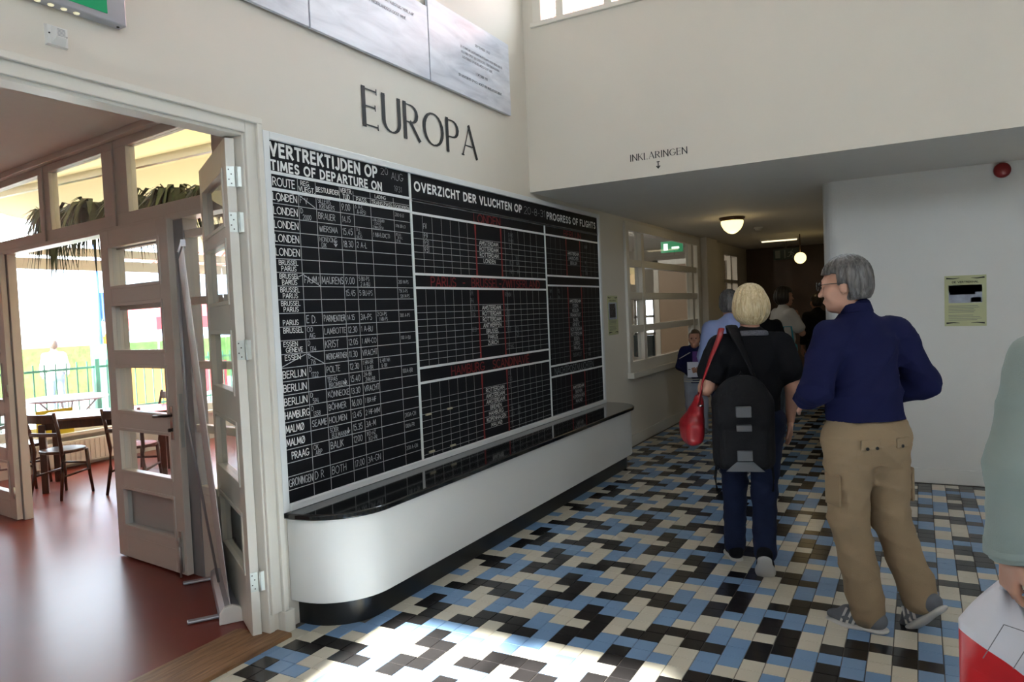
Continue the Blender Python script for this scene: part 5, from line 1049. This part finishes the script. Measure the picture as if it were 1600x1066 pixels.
# ------------------------------------------------------------------ man in the sage jacket at the edge, with a carrier bag
RL, RH_ = (3.455, 2.40), .12
Rm = person('man in a sage green jacket carrying a white and red plastic bag', RL, RH_)
J, k = joints(1.80, shL=(-.205, -.0, 1.455), shR=(.205, 0, 1.455), elL=(-.262, -.02, 1.16), wrL=(-.272, .03, .885), head=(0, .02, 1.672))
body(J, k, rotm(.0), .012, Rm, 'skin', hands=(((.0, .12, -1), (.95, .25, 0), 1.5), ((0, .2, -1), (-1, 0, 0), .5)), fat=1.05)
hair_cap(J['head'], rotm(0), k, Rm, 'hair_grey', .007)
S = top(J, k, .009, Rm, 'sage', 'jacket', sleeve=1.90, hem=.86, loose=.036, amp=.006, collar=.04, seed=6.)
S = SDF((-.42, -.12, .80), (-.14, .16, 1.0), .007); S.cap((-.272, .026, .905), (-.272, .032, .955), .066, .064); S.cut(lambda P: np.abs(P[..., 2]-.925)-.026); sd_mesh('cuff', [S], 'sage', Rm)
trousers(J, k, .012, Rm, 'denim', waist=1.03)
for s_ in 'LR': shoe(J, k, s_, Rm, 'suede_grey', 'rubber_white', h=.008)
PB = empty('carrier_bag', (*RL, 0), RH_); tag(PB, 'white plastic carrier bag with a red bottom corner in the jacketed man\'s hand', 'bag')
mat('plastic_bag', (.66, .66, .72), .35, var=.04, bump=.3, bscale=12); mat('plastic_red', (.62, .015, .02), .35, bump=.2, bscale=14)
vs, fs, mi, n, rows = [], [], [], 60, 60
for r in range(rows+1):
    t_ = r/rows; z = .80-.42*t_; xl = -.29-.10*min(1, t_*2.2)**.8; xr = -.26+.22*min(1, t_*1.6)**.9; th = .012+.055*math.sin(PI*min(.75, t_))
    for i in range(n):
        a = 2*PI*i/n; u = .5-.5*math.cos(a); wr = 1+.10*math.sin(3*u*PI+7*t_)+.07*math.sin(9*u+11*t_)
        vs.append((xl+(xr-xl)*u, .075+.03*t_+th*math.sin(a)*wr+.008*math.sin(14*u+5*t_), z+.012*math.sin(5*u)-.22*(u-.35)*min(1, t_*2)))
for r in range(rows):
    for i in range(n):
        fs.append((r*n+i, r*n+(i+1) % n, (r+1)*n+(i+1) % n, (r+1)*n+i)); cx = sum(vs[q_][0] for q_ in fs[-1])/4; cz = sum(vs[q_][2] for q_ in fs[-1])/4
        mi.append('plastic_red' if r >= rows*.52 else 'plastic_bag')
mb = MB()
for f_, m_ in zip(fs, mi): mb.use(m_); n0 = len(mb.v); mb.f.append(f_); mb.mi.append(mb.cur); mb.sm.append(True)
mb.v = vs; mb.use('plastic_red'); mb.f.append(tuple(rows*n+i for i in range(n))); mb.mi.append(mb.cur); mb.sm.append(False); mb.build('bag_body', None, PB)
t = MB(); t.tube([(-.285, .06, .79), (-.275, .055, .83), (-.265, .05, .79)], .010, 6); t.build('handle', 'plastic_bag', PB)
Mb = Matrix.Translation((-.43, -.0, .50)) @ Matrix(((1, 0, 0, 0), (0, 0, -1, 0), (0, 1, 0, 0), (0, 0, 0, 1)))
t = MB(); ribbon(t, [(.08, .12), (.13, .22), (.20, .20), (.15, .10)], [.0025]*4, Mb, .018); t.build('print', 'grey_ink', PB)

# ------------------------------------------------------------------ boy by the office window
Y = person('boy in a navy tracksuit jacket holding a sheet of paper beside the office window', (.50, 9.14), math.radians(195))
J, k = joints(1.32, elL=(-.19, -.02, .86), wrL=(-.085, .14, .80), elR=(.19, -.02, .86), wrR=(.085, .14, .80), head=(0, .02, 1.205), neck=(0, 0, 1.09))
Rh = rotm(-.15, .0)
body(J, k, Rh, .010, Y, 'skin_tan', hands=(((.5, .7, .2), (.6, -.5, .2), .6), ((-.5, .7, .2), (-.6, -.5, .2), .6)), hk=1.18)
hair_cap(J['head'], Rh, k*1.18, Y, 'hair_brown', .006, .005, -.06, 'short', 3., front=.07); eyes(J['head'], Rh, k*1.18, Y)
top(J, k, .009, Y, 'navy_cloth', 'jacket', sleeve=1.92, hem=.86, loose=.035, amp=.004, seed=8., collar=.03)
MB().box((-.035, .118, .84), (.035, .132, 1.05)).build('shirt_front', 'purple', Y, .01)
for z in (.672, .70): S = SDF((-.25, -.25, .62), (.25, .25, .75), .008); S.cap((0, 0, .60), (0, 0, .76), .153*k+.038, flat=((0, 1, 0), .8)); S.cut(lambda P, z=z: np.abs(P[..., 2]-z)-.007); sd_mesh('stripe', [S], 'white_cloth', Y)
for s_ in (-1, 1): MB().tube([(s_*.06, .13, 1.04), (s_*.13, .105, 1.0), (s_*.195, .05, .96)], .011, 6, True, .5).build('stripe', 'white_cloth', Y)
trousers(J, k, .010, Y, 'jeans_grey', waist=1.06, loose=.025)
for s_ in 'LR': shoe(J, k, s_, Y, 'suede_grey', 'rubber_white', h=.008, size=1.1)
pp = empty('paper_sheet', (.50, 9.14, 0), math.radians(195)); tag(pp, 'white printed sheet held in the hands of the boy', 'paper')
MB().box((-.10, .205, .735), (.10, .208, .925)).build('sheet', 'paper_white', pp)
for x, z in ((-.08, .89), (-.08, .83), (-.08, .77), (.06, .83)): MB().box((x, .2085, z), (x+.03, .2095, z+.008)).build('print', 'ink', pp)

# ------------------------------------------------------------------ other visitors in the passage
def visitor(label, loc, hd, H, shirt, trs, hair, style='short', h=.013, sleeve=1.9, head_yaw=0., fat=1., skin='skin_tan', hem=.93, parent_z=0., **ov):
    p = person(label, loc, hd, parent_z); J, k = joints(H, **ov); Rh = rotm(head_yaw); c = math.cos
    body(J, k, Rh, h, p, skin, fat, hands=(((0, .2, -1), (1, 0, 0), .5), ((0, .2, -1), (-1, 0, 0), .5)) if h < .02 else (None, None))
    hair_cap(J['head'], Rh, k, p, hair, max(.007, h*.6), .012 if style == 'short' else .02, -.08, style); eyes(J['head'], Rh, k, p)
    top(J, k, h, p, shirt, 'shirt', sleeve=sleeve, hem=hem, loose=.025, fat=fat, amp=.005, seed=H*7, collar=.02); trousers(J, k, h, p, trs, fat=fat, loose=.02)
    for s_ in 'LR': shoe(J, k, s_, p, 'suede_grey', 'rubber_white', h=max(.008, h*.7))
    return p
visitor('man in a light blue shirt with short grey hair seen from behind', (1.41, 7.03), .15, 1.75, 'shirt_blue', 'denim', 'hair_grey', fat=1.1)
wsv = visitor('person in a white T-shirt and pale jeans with a hand at the chin', (1.33, 10.75), -.9, 1.82, 'white_cloth', 'denim_light', 'hair_dark', 'bob', sleeve=.7, head_yaw=-.3, wrR=(.06, .16, 1.42), elR=(.25, .12, 1.18))
tq = empty('shopping_bag', (1.42, 10.42, .0)); tag(tq, 'turquoise bag hanging at the hip of the visitor in white', 'bag'); mat('turquoise', (.03, .28, .38), .6)
S = SDF((-.2, -.2, .7), (.2, .2, 1.25), .012); S.box((0, 0, .90), (.12, .05, .15), .03); S.wob(folds(.004, .6, 3.)); sd_mesh('pouch', [S], 'turquoise', tq); MB().tube([(-.08, 0, 1.03), (-.05, 0, 1.28), (.05, 0, 1.28), (.08, 0, 1.03)], .012, 6).build('strap', 'turquoise', tq)
visitor('visitor in a dark short-sleeved shirt behind the light blue shirted man', (1.30, 9.2), .3, 1.68, 'black_cloth', 'denim', 'hair_dark', sleeve=.7)
visitor('dark-dressed visitor standing deep in the corridor beside the curly-haired person', (1.55, 12.6), .6, 1.72, 'black_cloth', 'black_cloth', 'hair_dark', h=.018)
visitor('dark-dressed visitor with long hair deepest in the corridor', (1.75, 13.4), 2.6, 1.66, 'black_cloth', 'denim', 'hair_dark', 'long', h=.018)
# visitors outside beyond the fence
visitor('person in a white shirt standing on the lawn beyond the fence', (-14.2, 9.35), 1.2, 1.72, 'white_cloth', 'denim_light', 'hair_brown', h=.026, parent_z=-.25)
visitor('person in a pink top next to the orange display stand outside', (-13.6, 10.3), -1.0, 1.66, 'plastic_red', 'denim_light', 'hair_blonde', h=.026, parent_z=-.25)
